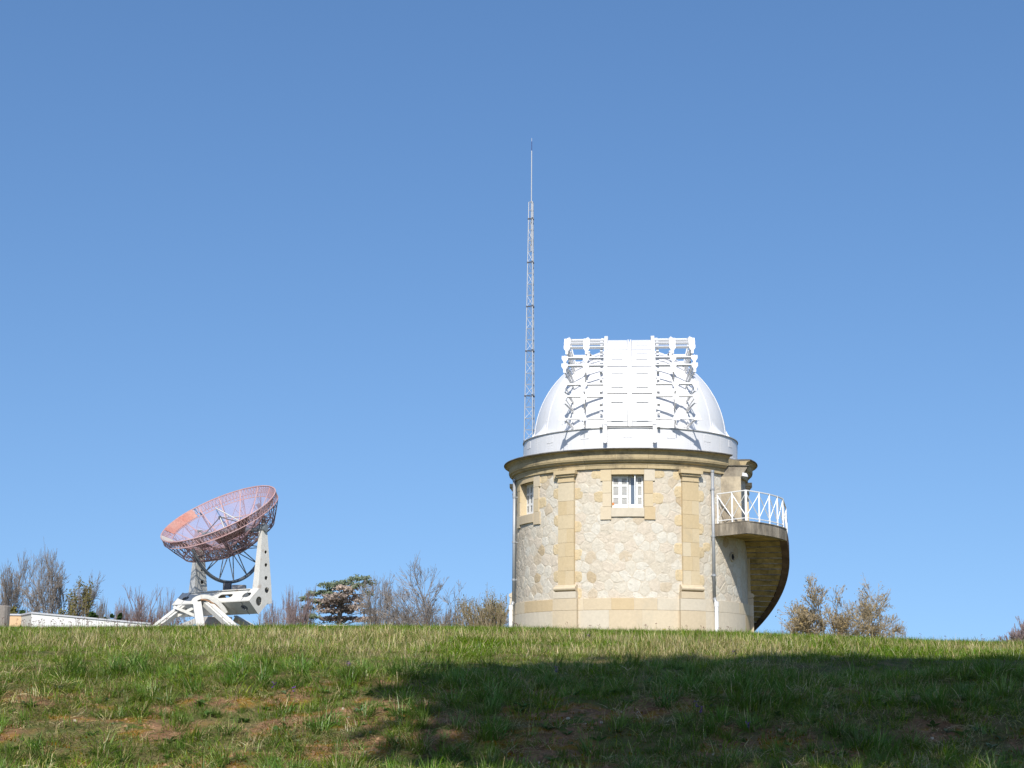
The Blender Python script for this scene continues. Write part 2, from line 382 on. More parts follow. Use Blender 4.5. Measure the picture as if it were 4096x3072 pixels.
# ------------------------------------------------------------------ observatory tower
AL = R(-4.03); TX, TY = 4.368, 62.0
tower = empty('observatory_tower', (TX, TY, 4.3), AL, label='round pale stone observatory tower with yellow pilasters standing on the grass crest', cat='tower')
ZB = 4.3
def T(mb, name, m, parent=None, smooth=False, **k):
    # tower meshes are authored with absolute z; shift to the base of the tower
    if parent is None or parent is tower: parent = tower
    mb.v = [(x, y, z-ZB) for x, y, z in mb.v]
    return obj(name, mb, m, parent, smooth, **k)
OFF = -1.2
def S2A(s, r=4.2): return math.degrees(s/r)
# wall shell with real openings
wins = [OFF, OFF-60]
hw = S2A(.56)
aa = sorted(set([round(-180+i*3, 3) for i in range(120)] + [c+s*hw for c in wins for s in (-1, 1)]))
zz = [4.2, 5.39, 7.0, 8.464, 9.6, 10.3]
mb = MB(); k = len(zz)
for a in aa:
    for z in zz: mb.v.append((4.2*math.sin(R(a)), -4.2*math.cos(R(a)), z))
na = len(aa)
for i in range(na):
    j = (i+1) % na
    mid = (aa[i] + (aa[j] if j else aa[j]+360))/2
    for q in range(k-1):
        if q == 3 and any(abs(mid-c) < hw for c in wins): continue
        mb.f.append((i*k+q, j*k+q, j*k+q+1, i*k+q+1))
wall = T(mb, 'wall', M['mortar'], smooth=True)
mb = MB(); mb.lathe([(3.3,4.2),(3.3,10.3)], n=48); T(mb, 'inner_lining', M['dark'])
# openings' reveals
PILS = [OFF-90, OFF-30, OFF+30, OFF+90]
def in_ashlar(s, z):
    a = S2A(s)
    for p in PILS:
        if abs(a-p)*4.2*PI/180 < .30: return True
    for c in wins:
        if abs(a-c)*4.2*PI/180 < .80 and z > 8.15: return True
    if abs(a-(OFF+30)) < 0: return True
    return False
# irregular polygonal stones laid in lime mortar
rs = random.Random(3)
DX, DZ = .40, .335
pts = []
row = 0; z = 5.45
while z < 10.2:
    s = -7.35 + (DX/2 if row % 2 else 0)
    while s < 7.35:
        pts.append((s+rs.uniform(-.11,.11), z+rs.uniform(-.095,.095))); s += DX
    z += DZ; row += 1
def clip(poly, m, n):
    out = []
    for i in range(len(poly)):
        a = poly[i]; b = poly[(i+1) % len(poly)]
        da = (a[0]-m[0])*n[0]+(a[1]-m[1])*n[1]; db = (b[0]-m[0])*n[0]+(b[1]-m[1])*n[1]
        if da <= 0: out.append(a)
        if (da < 0) != (db < 0) and abs(da-db) > 1e-9:
            t = da/(da-db); out.append((a[0]+(b[0]-a[0])*t, a[1]+(b[1]-a[1])*t))
    return out
stones = []
for (s, z) in pts:
    if in_ashlar(s, z): continue
    poly = [(s-.4,z-.4),(s+.4,z-.4),(s+.4,z+.4),(s-.4,z+.4)]
    for (s2, z2) in pts:
        if (s2, z2) == (s, z) or abs(s2-s) > .9 or abs(z2-z) > .8: continue
        mm = ((s+s2)/2, (z+z2)/2); d = (s2-s, z2-z); L_ = math.hypot(*d)
        poly = clip(poly, (mm[0]-d[0]/L_*.008, mm[1]-d[1]/L_*.008), d)
        if not poly: break
    if not poly or len(poly) < 3: continue
    lo = 5.395; hi = 10.05
    poly = [(p[0], min(hi, max(lo, p[1]))) for p in poly]
    # soften corners
    sm = []
    for i in range(len(poly)):
        a = poly[i]; b = poly[(i+1) % len(poly)]
        sm.append((a[0]*.82+b[0]*.18, a[1]*.82+b[1]*.18)); sm.append((a[0]*.18+b[0]*.82, a[1]*.18+b[1]*.82))
    stones.append((s, z, sm))
def stone_mb(mb, s, z, poly, r0=4.195, proud=None):
    n = len(poly); h = rs.uniform(.001, .009) if proud is None else proud
    vs = []
    def cyl(q, zz_, r):
        a = q/4.2; return (r*math.sin(a), -r*math.cos(a), zz_)
    for (q, zz_) in poly: vs.append(cyl(q, zz_, r0))
    for (q, zz_) in poly: vs.append(cyl(s+(q-s)*.97, z+(zz_-z)*.97, 4.2+h*.55))
    for (q, zz_) in poly: vs.append(cyl(s+(q-s)*.80, z+(zz_-z)*.80, 4.2+h+rs.uniform(-.006,.006)))
    vs.append(cyl(s, z, 4.2+h+rs.uniform(-.004,.010)))
    fs = []
    for i in range(n):
        j = (i+1) % n
        fs += [(i, j, n+j, n+i), (n+i, n+j, 2*n+j, 2*n+i), (2*n+i, 2*n+j, 3*n)]
    mb.add(vs, fs)
stones.sort(key=lambda t: (abs(S2A(t[0])-5) > 78, -math.cos(t[0]/4.2-.1)))
mass = MB()
for i, (s, z, poly) in enumerate(stones):
    if i < 296:
        q = MB(); stone_mb(q, s, z, poly); q.v = [(x, y, zz_-ZB) for x, y, zz_ in q.v]
        obj('stone', q, M['stone'], wall, smooth=False)
    else: stone_mb(mass, s, z, poly)
T(mass, 'outer_rubble', M['stone_mass'], wall, kind='stuff')
# yellow rounded quoin lumps toothed into the rubble beside the pilasters and windows
def lobe(sc_, zc, w_, h_, side):
    poly = []
    for i in range(12):
        t = 2*PI*i/12
        c_, s_ = math.cos(t), math.sin(t)
        x = math.copysign(abs(c_)**.6, c_)*w_; y = math.copysign(abs(s_)**.7, s_)*h_
        poly.append((sc_+x, zc+y+rs.uniform(-.015,.015)))
    q = MB(); stone_mb(q, sc_, zc, poly, proud=.014); q.v = [(x, y, zz_-ZB) for x, y, zz_ in q.v]
    obj('quoin_stone', q, M['quoin'], wall)
for pc in PILS[:3]:
    s0 = R(pc)*4.2
    for side, zs in ((-1, (9.0, 8.05, 7.1, 6.2)), (1, (8.95, 7.85, 6.95, 6.1, 5.55))):
        for zc in zs: lobe(s0+side*(.36+rs.uniform(0,.06)), zc+rs.uniform(-.06,.06), .21, .20, side)
    lobe(s0-.42, 9.6, .2, .15, -1) if pc != PILS[0] else None
for wc in wins:
    s0 = R(wc)*4.2
    lobe(s0-.98, 8.85, .22, .19, -1); lobe(s0+1.0, 8.80, .25, .20, 1); lobe(s0+1.05, 9.62, .24, .14, 1); lobe(s0-1.08, 9.62, .2, .14, -1)
lobe(R(30)*4.2+.62, 7.2, .17, .17, 1)
# plinth: two courses of dressed blocks
plinth = MB(); plinth.lathe([(4.0,4.0),(4.258,4.0),(4.258,5.37),(4.19,5.385)], n=96)
plinth = T(plinth, 'plinth', M['ashlar_pale'])
rb = random.Random(11)
def course(z0, z1, cuts):
    for a, b in zip(cuts[:-1], cuts[1:]):
        q = MB(); q.cblock(4.1, 4.272, a+.05, b-.05, z0+.003, z1-.003, .006); T(q, 'plinth_block', M['ashlar_pale'], plinth)
course(4.99, 5.393, [-98,-84,-61,-38,-22,-9,1.5,12,24,36,47,62,78,95,112])
course(4.1, 4.99, [-98,-75,-52,-36,-26,-10,5,22,34,52,70,90,112])
# pilasters
for pc in PILS:
    d = lambda s: S2A(s, 4.3)
    q = MB(); q.cblock(4.19, 4.288, pc-d(.318), pc+d(.318), 5.6, 9.5)
    pil = T(q, 'pilaster', M['ashlar'])
    zc = [5.87, 6.35, 6.83, 7.31, 7.79, 8.27, 8.75, 9.41]
    for i in range(7):
        z0, z1 = zc[i]+.002, zc[i+1]-.002
        cut = (0.04 if i % 2 else -.02) if i in (0, 1, 2, 3, 5) and pc != OFF-90 else None
        parts = [(-.325, .325)] if cut is None or (pc == OFF-30 and i in (1, 4)) else [(-.325, cut), (cut, .325)]
        for (a, b) in parts:
            q = MB(); q.cblock(4.2, 4.302+rb.uniform(-.002,.003), pc+d(a+.002), pc+d(b-.002), z0, z1, .004); T(q, 'pilaster_block', M['ashlar'], pil)
    q = MB(); w2 = .35; q.cblock(4.2, 4.33, pc-d(.34), pc+d(.34), 9.41, 9.455); q.cblock(4.2, 4.315, pc-d(.325), pc+d(.325), 9.455, 9.60)
    q.cblock(4.2, 4.37, pc-d(.375), pc+d(.375), 9.60, 9.675); q.cblock(4.2, 4.43, pc-d(.43), pc+d(.43), 9.678, 9.80)
    T(q, 'capital', M['ashlar'], pil)
    q = MB()
    prof = [(4.2,5.63)] + [(4.33+.105*math.sin(PI*t/6), 5.645+.17*(1-math.cos(PI*t/6))/2) for t in range(7)] + [(4.33,5.83),(4.315,5.87),(4.2,5.87)]
    q.lathe(prof, pc-d(.43), pc+d(.43), 4, closed=True); T(q, 'torus_moulding', M['ashlar_pale'], pil, smooth=False)
    q = MB(); q.cblock(4.2, 4.40, pc-d(.45), pc+d(.45), 5.395, 5.628, .01); T(q, 'base_block', M['ashlar_pale'], pil)
    q = MB(); q.cblock(4.2, 4.40, pc-d(.48), pc+d(.48), 4.993, 5.391, .006); T(q, 'plinth_pier', M['ashlar_pale'], pil)
    q = MB(); q.cblock(4.2, 4.40, pc-d(.48), pc+d(.48), 4.1, 4.987, .006); T(q, 'plinth_pier', M['ashlar_pale'], pil)
# windows
for wi, wc in enumerate(wins):
    A = lambda s: wc + S2A(s)
    fme = MB()
    for zc0, zc1, r in ((8.40, 8.464, 0), ): pass
    # reveals (sides, head, sill plate)
    RI = 3.80
    for s in (-1, 1):
        a = A(s*.56)
        fme.lathe([(RI, 8.40), (4.19, 8.40), (4.19, 9.66), (RI, 9.66)], a-(.0 if s > 0 else .5), a+(.5 if s > 0 else .0), 1, closed=True)
    fme.cblock(RI, 4.188, A(-.565), A(.565), 9.603, 9.70); fme.cblock(RI, 4.188, A(-.565), A(.565), 8.38, 8.461)
    win = T(fme, 'window', M['ashlar'])
    blocks = [(-.557, .557, 9.603, 9.80, 4.246, 0), (-.93, -.563, 9.385, 9.80, 4.248, 0), (.563, .93, 9.385, 9.80, 4.247, 1),
              (-.86, -.563, 8.968, 9.379, 4.244, 0), (-.86, -.563, 8.503, 8.962, 4.245, 1), (.563, .86, 8.95, 9.379, 4.245, 1), (.563, .86, 8.503, 8.944, 4.246, 0),
              (-.935, -.563, 8.056, 8.497, 4.250, 1), (.563, .935, 8.056, 8.497, 4.251, 1), (-.557, .557, 8.15, 8.461, 4.262, 1)]
    for (s0, s1, z0, z1, r, pl) in blocks:
        q = MB(); q.cblock(4.12, r, A(s0), A(s1), z0, z1, .006); T(q, 'surround_block', M['ashlar_pale' if pl else 'ashlar'], win)
    # local flat frame for shutters: u = tangent, n = outward
    a0 = R(wc); nrm = Vector((math.sin(a0), -math.cos(a0), 0)); u = Vector((math.cos(a0), math.sin(a0), 0)); zv = Vector((0, 0, 1))
    def flat(mb, s0, s1, r0, r1, z0, z1):
        mb.obox(nrm*((r0+r1)/2)+u*((s0+s1)/2)+zv*((z0+z1)/2), u, nrm, zv, abs(s1-s0)/2, abs(r1-r0)/2, (z1-z0)/2)
    zb, zt = 8.47, 9.597
    rr = 3.93 if wi else 3.96
    def leaf(s0, s1):
        q = MB(); fw_ = .055
        flat(q, s0, s0+fw_, rr-.02, rr+.02, zb, zt); flat(q, s1-fw_, s1, rr-.02, rr+.02, zb, zt)
        for (z0, z1) in ((zb, zb+.13), (zb+.36, zb+.44), (zb+.745, zb+.815), (zt-.10, zt)): flat(q, s0+fw_, s1-fw_, rr-.019, rr+.019, z0, z1)
        lf = T(q, 'shutter_leaf', M['shutter'], win)
        q = MB()
        for (z0, z1) in ((zb+.13, zb+.36), (zb+.44, zb+.745), (zb+.815, zt-.10)):
            n = int((z1-z0)/.036)
            for i in range(n):
                zc_ = z0+(i+.5)*(z1-z0)/n
                c_ = nrm*rr+u*((s0+s1)/2)+zv*zc_
                q.obox(c_, u, (nrm*.72-zv*.69), (nrm*.69+zv*.72), (s1-s0)/2-fw_, .017, .004)
            flat(q, s0+fw_, s1-fw_, rr-.022, rr-.018, z0, z1)
        T(q, 'louvres', M['louver'], win, kind='stuff')
    if wi == 0:
        leaf(-.555, -.265); leaf(-.262, .02); leaf(.285, .525)
        q = MB(); flat(q, .228, .268, rr-.03, rr+.21, zb, zt); T(q, 'shutter_leaf', M['shutter'], win, label='shutter leaf folded open, seen edge on')
        q = MB(); flat(q, .03, .10, rr-.10, rr-.06, zb, zt); flat(q, .10, .56, rr-.10, rr-.06, zb, zb+.14); flat(q, .10, .56, rr-.10, rr-.06, zt-.08, zt); T(q, 'sash', M['shutter'], win)
        q = MB(); flat(q, .10, .56, rr-.085, rr-.08, zb+.14, zt-.08); T(q, 'pane', M['glass'], win)
        q = MB(); flat(q, -.553, -.47, rr+.021, rr+.024, zb+.10, zb+.19); T(q, 'rust_patch', mat('orange_rust', (.55,.22,.08), .9, .1, var=.3, scale=20), win)
    else:
        leaf(-.555, -.285); leaf(-.28, -.005); leaf(0, .275); leaf(.28, .555)
        q = MB(); flat(q, -.56, .56, rr-.10, rr-.08, zb, zt); T(q, 'pane', M['glass'], win)
# cornice with architrave
cor = MB(); cor.lathe([(4.19,9.81),(4.24,9.81),(4.24,10.4),(3.9,10.4)], n=96); cor = T(cor, 'cornice', M['cornice'])
def ovolo(r0, z0, r1, z1, n=5, conv=True):
    o = []
    for i in range(n+1):
        t = i/n*PI/2
        o.append((r0+(r1-r0)*(math.sin(t) if conv else 1-math.cos(t)), z0+(z1-z0)*((1-math.cos(t)) if conv else math.sin(t))))
    return o
archi = [(4.18,9.808),(4.285,9.808),(4.285,9.93),(4.30,9.935),(4.30,9.985),(4.18,9.985)]
cprof = [(4.18,9.99),(4.31,9.99)] + ovolo(4.31, 10.0, 4.40, 10.085) + [(4.44,10.09),(4.455,10.145),(4.46,10.145),(4.46,10.295),(4.475,10.30),(4.475,10.325),(4.49,10.33)] + ovolo(4.49, 10.335, 4.60, 10.405, conv=False) + [(4.61,10.41),(4.61,10.42),(4.18,10.42)]
tprof = [(4.0,10.424),(4.635,10.424),(4.645,10.44),(4.64,10.468),(4.45,10.485),(4.0,10.50)]
a = -195.0; i = 0
while a < 164:
    b = a + 14.5
    if a < 50.5 < b: b = 50.5
    if b > 165: b = 165
    for pr, nm, m_ in ((archi, 'architrave_block', 'cornice'), (cprof, 'cornice_block', 'cornice'), (tprof, 'coping_block', 'cornice_top')):
        q = MB(); lo, hi = a+.04, b-.04
        q.lathe(pr, lo, hi, 5, closed=True); T(q, nm, M[m_], cor)
    a = 67.0 if b == 50.5 else b
# entrance pier with broken cornice end
q = MB(); q.box(3.0, 3.86, -2.76, -1.2, 7.99, 9.72)
portal = T(q, 'entrance_pier', M['portal'])
q = MB(); q.hexa([(3.0,-2.76,9.72),(3.88,-2.76,9.72),(3.88,-1.3,9.72),(3.0,-1.3,9.72),(3.0,-2.76,10.09),(4.12,-2.74,10.09),(4.12,-1.3,10.09),(3.0,-1.3,10.09)])
T(q, 'pier_head', mat('blackened_render', (.27,.235,.18), .92, .12, var=.15, scale=2, bump=.4, stain=(.12,.10,.08), stscale=1.6, stlo=.42, sthi=.6), portal)
q = MB(); q.hexa([(3.90,-2.79,9.74),(4.10,-2.78,9.71),(4.14,-2.4,9.73),(3.86,-2.4,9.74),(3.92,-2.79,9.86),(4.06,-2.78,9.83),(4.13,-2.4,9.83),(3.88,-2.4,9.86)])
T(q, 'white_repair_patch', M['white2'], portal)
q = MB(); q.box(2.95, 4.15, -2.79, -1.3, 10.092, 10.12); T(q, 'pier_capping', M['cornice_top'], portal)
q = MB(); q.box(3.84, 3.875, -2.25, -1.55, 8.0, 9.2); T(q, 'door', M['louver'], portal)
# downpipes
for (ang, r_) in ((-75.3, 4.33), (41.0, 4.34)):
    def C(r, z_, da=0): t = R(ang+da); return Vector((r*math.sin(t), -r*math.cos(t), z_))
    q = MB(); q.tube(C(r_, 5.45), C(r_, 9.84), .058, n=12); q.tube(C(r_+.10, 5.22), C(r_, 5.47), .056, n=12)
    dp = T(q, 'downpipe', M['zinc'], smooth=True)
    for z_ in (9.18, 7.55, 9.80, 6.2):
        q = MB(); q.tube(C(r_, z_), C(r_, z_+.07), .072, n=12); q.bar(C(4.2, z_+.035), C(r_, z_+.035), .02, .03); T(q, 'collar', M['zinc'], dp)
    q = MB(); q.tube(C(r_+.10, 4.25), C(r_+.10, 5.24), .066, n=12); q.tube(C(r_+.10, 5.16), C(r_+.10, 5.33), .08, n=12); q.tube(C(r_+.10, 5.02), C(r_+.10, 5.05), .075, n=12)
    T(q, 'lower_pipe', M['pvc'], dp, smooth=False, label='white plastic lower length of the downpipe')
q = MB()
c_ = Vector((4.215*math.sin(R(57)), -4.215*math.cos(R(57)), 6.95)); nn = Vector((math.sin(R(57)), -math.cos(R(57)), 0)); uu = Vector((math.cos(R(57)), math.sin(R(57)), 0))
circ = lambda r, n=16: [(r*math.cos(2*PI*i/n), r*math.sin(2*PI*i/n)) for i in range(n)]
q.plate(circ(.17), [circ(.11)[::-1]], c_+nn*.02, uu, (0,0,1), .05); vent = T(q, 'round_vent', M['portal'])
q = MB(); q.plate(circ(.109), [], c_+nn*.008, uu, (0,0,1), .01); T(q, 'dark_opening', M['dark'], vent)
# balcony platform
zt_, zb_ = 7.995, 7.59
q = MB(); q.cblock(4.15, 5.69, 43.6, 75, zb_+.06, zt_-.004)
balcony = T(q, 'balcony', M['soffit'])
q = MB()
def radial(mb, ang, r0, r1, z0, z1, th=.16):
    t = R(ang); e = Vector((math.sin(t), -math.cos(t), 0)); tn = Vector((math.cos(t), math.sin(t), 0))
    mb.obox(e*((r0+r1)/2)+tn*(th/2)+Vector((0,0,(z0+z1)/2)), e, tn, (0,0,1), (r1-r0)/2, th/2, (z1-z0)/2)
radial(q, 43.3, 4.17, 5.72, zb_, zt_); T(q, 'edge_beam', M['balc'], balcony)
for a_, b_ in ((43.5, 53.9), (54.1, 64.4), (64.6, 75)):
    q = MB(); q.cblock(5.54, 5.712, a_, b_, zb_, zt_, .01); T(q, 'edge_stone', M['balc'], balcony)
q = MB(); q.cblock(4.15, 5.73, 43.2, 75, zt_, zt_+.03); T(q, 'floor_slab', M['balc'], balcony)
# stairs
stair = MB()
SL = .0588
def hz(a_): return zb_ - SL*max(0, a_-75)
def helix(mb, r0, r1, a0, a1, dz0, dz1, n=12):
    vs_ = []
    for i in range(n+1):
        a_ = a0+(a1-a0)*i/n; t = R(a_)
        for (r, dz) in ((r0, dz0), (r1, dz0), (r1, dz1), (r0, dz1)): vs_.append((r*math.sin(t), -r*math.cos(t), hz(a_)+dz))
    fs_ = [(i*4+q_, (i+1)*4+q_, (i+1)*4+(q_+1) % 4, i*4+(q_+1) % 4) for i in range(n) for q_ in range(4)] + [(3,2,1,0), (n*4, n*4+1, n*4+2, n*4+3)]
    mb.add(vs_, fs_)
helix(stair, 4.15, 5.6, 75.1, 136, .09, .26, 24)
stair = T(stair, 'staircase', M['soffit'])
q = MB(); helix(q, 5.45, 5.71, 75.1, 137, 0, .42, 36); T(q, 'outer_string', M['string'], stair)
a_ = 44.2; k_ = 0
rq = random.Random(5)
while a_ < 134:
    b_ = min(a_+4.75, 135) if a_ >= 75 else min(a_+7.7, 75.05)
    cuts = [4.19, 4.19+rq.uniform(.3,.6), 4.19+rq.uniform(.75,1.0), 5.446]
    for r0_, r1_ in zip(cuts[:-1], cuts[1:]):
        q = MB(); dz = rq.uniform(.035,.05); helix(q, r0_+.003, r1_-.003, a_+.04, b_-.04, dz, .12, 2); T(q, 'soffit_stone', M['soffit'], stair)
    a_ = b_
for i in range(20):
    a0_ = 75.2+i*3.0; q = MB(); z_ = hz(a0_+3)+.30; q.cblock(4.2, 5.52, a0_, a0_+3.2, z_-.12, z_+.10); T(q, 'step', M['balc'], stair)
# railing
q = MB()
RR = 5.64; ztop = 9.07; zlow = 8.13
def cp(r, ang, z_): t = R(ang); return Vector((r*math.sin(t), -r*math.cos(t), z_))
posts = [cp(4.28, 44.9, 0), cp(4.98, 44.5, 0), cp(RR, 44.2, 0)] + [cp(RR, a_, 0) for a_ in (51.5, 58.5, 65.5, 72.5)]
drop = [0]*7
for j in range(1, 9):
    a_ = 72.5+7.0*j; posts.append(cp(RR, a_, 0)); drop.append(hz(a_)-zb_)
top = [p + Vector((0,0,ztop+d_)) for p, d_ in zip(posts, drop)]; low = [p + Vector((0,0,zlow+d_)) for p, d_ in zip(posts, drop)]
for k_, (a1, b1) in enumerate(zip(top[:-1], top[1:])): q.bar(a1, b1, .055, .035)
rail = T(q, 'railing', M['rail'])
q = MB()
for a1, b1 in zip(low[:-1], low[1:]): q.bar(a1, b1, .04, .03)
T(q, 'lower_rail', M['rail'], rail)
for k_, (t_, l_) in enumerate(zip(top, low)):
    q = MB(); q.bar(t_, l_-Vector((0,0,.16)), .075 if k_ == 2 else .05, .075 if k_ == 2 else .05, up=(1,0,0)); T(q, 'post', M['rail'], rail)
for k_ in range(len(top)-1):
    q = MB(); q.bar(top[k_]-Vector((0,0,.08)), low[k_+1]+Vector((0,0,.05)), .028, .028, up=(1,0,0)); T(q, 'brace', M['rail'], rail)
    q = MB(); q.bar(low[k_]+Vector((0,0,.05)), top[k_+1]-Vector((0,0,.08)), .022, .022, up=(1,0,0)); T(q, 'brace', M['rail'], rail)

# ------------------------------------------------------------------ dome
DZC = 11.305
dome = empty('observatory_dome', (TX, TY, 10.47), AL, label='white riveted metal dome with closed double shutters on top of the stone tower', cat='dome')
def D(mb, name, m, parent=None, smooth=False, **k):
    mb.v = [(x, y, z-10.47) for x, y, z in mb.v]
    return obj(name, mb, m, parent or dome, smooth, **k)
q = MB(); q.lathe([(3.88,10.47),(3.90,10.50),(3.90,11.28),(3.5,11.30)], n=96); band = D(q, 'base_band', M['white'], smooth=False)
for i in range(16):
    a0_ = -180+11.25+22.5*i+OFF; q = MB(); q.cblock(3.86, 3.918, a0_+.06, a0_+22.44, 10.53, 11.27, .003); D(q, 'band_panel', M['white'], band, smooth=False)
q = MB(); q.cblock(3.80, 3.955, -180, 0, 11.272, 11.30); q.cblock(3.80, 3.955, 0, 180, 11.272, 11.30)
D(q, 'rim_angle', mat('grey_dirty_rim', (.36,.36,.35), .6, .3, var=.15, scale=6), band)
def rivet(mb, pos, nrm_, r=.016):
    pos = Vector(pos); nrm_ = Vector(nrm_).normalized(); a_ = nrm_.orthogonal().normalized(); b_ = nrm_.cross(a_)
    vs_ = [pos+a_*(r*math.cos(PI*i/3))+b_*(r*math.sin(PI*i/3)) for i in range(6)]+[pos+nrm_*r*.8]
    mb.add(vs_, [(i, (i+1) % 6, 6) for i in range(6)])
q = MB()
for i in range(16):
    a0_ = -180+11.25+22.5*i+OFF
    if abs(a0_) > 110: continue
    for s in (-.085, .0, .085)[::2]:
        for kk in range(9):
            z_ = 10.57+.082*kk; t = R(a0_+S2A(s, 3.9)); rivet(q, (3.918*math.sin(t), -3.918*math.cos(t), z_), (math.sin(t), -math.cos(t), 0))
    for kk in range(34):
        t = R(a0_+22.5*kk/34); rivet(q, (3.918*math.sin(t), -3.918*math.cos(t), 10.575), (math.sin(t), -math.cos(t), 0), .012)
    # riveted access plates at alternate panel centres
    ac = a0_+11.25
    for kk in range(12):
        ph = 2*PI*kk/12; ds = math.copysign(abs(math.cos(ph))**.5, math.cos(ph))*.15; dz = math.copysign(abs(math.sin(ph))**.5, math.sin(ph))*.12
        t = R(ac+S2A(ds, 3.9)); rivet(q, (3.926*math.sin(t), -3.926*math.cos(t), 11.06+dz), (math.sin(t), -math.cos(t), 0), .014)
    if i % 2:
        for ds, dz in ((-.1,10.86),(.1,10.86),(-.1,10.76),(.1,10.76),(-.1,10.66),(.1,10.66)):
            t = R(ac+S2A(ds, 3.9)); rivet(q, (3.918*math.sin(t), -3.918*math.cos(t), dz), (math.sin(t), -math.cos(t), 0), .017)
D(q, 'rivets', M['white2'], band, kind='stuff')
for i in range(16):
    ac = -180+22.5+22.5*i+OFF
    q = MB(); q.cblock(3.90, 3.925, ac-S2A(.16, 3.9), ac+S2A(.16, 3.9), 10.93, 11.19, .004); D(q, 'access_plate', M['white'], band)
# hemispherical shell
DR = 3.55
q = MB()
prof = [(DR*math.cos(R(b_)), DZC+DR*math.sin(R(b_))) for b_ in [i*4.5 for i in range(20)]] + [(.001, DZC+DR)]
q.lathe(prof, n=96); shell = D(q, 'dome_shell', M['white'], smooth=True)
q = MB(); q.cblock(3.4, 3.90, -180, 0, 11.285, 11.304); q.cblock(3.4, 3.90, 0, 180, 11.285, 11.304); D(q, 'gutter', M['white'], dome)
rv = MB()
for i in range(16):
    a0_ = -180+11.25+22.5*i+OFF; t = R(a0_)
    if min(abs(a0_-OFF), abs(abs(a0_-OFF)-180)) < 20: continue
    q = MB(); vs_ = []
    nb = 20
    for j in range(nb+1):
        b_ = R(2+84*j/nb)
        for s in (-.045, .045):
            for rr_ in (DR-.01, DR+.014):
                vs_.append((rr_*math.cos(b_)*math.sin(t)+s*math.cos(t), -rr_*math.cos(b_)*math.cos(t)+s*math.sin(t), DZC+rr_*math.sin(b_)))
    fs_ = []
    for j in range(nb):
        o = j*4; p_ = o+4
        fs_ += [(o+1, o+3, p_+3, p_+1), (o, o+1, p_+1, p_), (o+2, o+3, p_+3, p_+2)]
    q.add(vs_, fs_); D(q, 'seam_strip', M['white'], shell)
    for j in range(52):
        b_ = R(3+80*j/52); s = 0
        n_ = Vector((math.cos(b_)*math.sin(t), -math.cos(b_)*math.cos(t), math.sin(b_))); rivet(rv, n_*(DR+.012)+Vector((0,0,DZC)), n_, .013)
D(rv, 'shell_rivets', M['white2'], shell, kind='stuff')
# flared gussets where the shell meets the band
for ac in [OFF+x for x in (-150,-120,-90,-59,59,90,120,150)]:
    t = R(ac); e = Vector((math.sin(t), -math.cos(t), 0)); tn = Vector((math.cos(t), math.sin(t), 0))
    q = MB(); pr = []
    for j in range(9):
        f_ = j/8; z_ = DZC+.62*(1-f_); r_ = 3.50+.42*f_**2.2; pr.append((r_, z_))
    vs_ = []
    for j, (r_, z_) in enumerate(pr):
        wd = .05+.20*(j/8)**1.5
        vs_ += [e*r_-tn*wd+Vector((0,0,z_)), e*r_+tn*wd+Vector((0,0,z_)), e*3.3-tn*wd+Vector((0,0,z_)), e*3.3+tn*wd+Vector((0,0,z_))]
    fs_ = []
    for j in range(8):
        o = j*4; p_ = o+4; fs_ += [(o, o+1, p_+1, p_), (o, p_, p_+2, o+2), (o+1, o+3, p_+3, p_+1)]
    q.add(vs_, fs_); D(q, 'gusset', M['white'], shell)
# arc helpers: arcs lie in planes parallel to the slit (x constant)
def arcpt(x, r, b_): b_ = R(b_); return Vector((x, -r*math.cos(b_), DZC+r*math.sin(b_)))
def arcstrip(mb, x0, x1, r0, r1, b0, b1, n):
    vs_ = []
    for j in range(n+1):
        b_ = b0+(b1-b0)*j/n
        for (x, r) in ((x0, r0), (x1, r0), (x1, r1), (x0, r1)): vs_.append(arcpt(x, r, b_))
    fs_ = [(j*4+q_, (j+1)*4+q_, (j+1)*4+(q_+1) % 4, j*4+(q_+1) % 4) for j in range(n) for q_ in range(4)] + [(3,2,1,0), (n*4, n*4+1, n*4+2, n*4+3)]
    mb.add(vs_, fs_)
q = MB(); arcstrip(q, -.77, .77, 3.3, 3.79, 0.5, 128, 40); body = D(q, 'shutter_body', M['white'])
segs = [(.6, 18.15), (18.85, 36.65), (37.35, 52.65), (53.35, 70), (70.4, 88), (88.4, 106), (106.4, 127)]
for sx in (-1, 1):
    door_ = MB(); arcstrip(door_, sx*.022, sx*.80, 3.70, 3.80, .5, 128, 40); door_ = D(door_, 'shutter_door', M['seam_shade'])
    for (b0, b1) in segs:
        q = MB(); arcstrip(q, sx*.088, sx*.785, 3.78, 3.845, b0, b1, 6); D(q, 'shutter_panel', M['white'], door_)
    for b_ in (3.6, 13.8, 22.5, 31.5, 42.5, 48, 58, 64):
        q = MB(); c_ = arcpt(sx*.44, 3.852, b_)
        nb_ = Vector((0, -math.cos(R(b_)), math.sin(R(b_)))); tb_ = Vector((0, math.sin(R(b_)), math.cos(R(b_))))
        q.obox(c_, (1,0,0), tb_, nb_, .20, .026, .035)
        for e_ in (-.27, .27): q.obox(arcpt(sx*.44+e_, 3.85, b_), (1,0,0), tb_, nb_, .07, .035, .012)
        D(q, 'slide_bar', M['white2'], door_)
    q = MB(); arcstrip(q, sx*.016, sx*.072, 3.79, 3.865, .6, 127, 40); D(q, 'meeting_stile', M['white2'], door_)
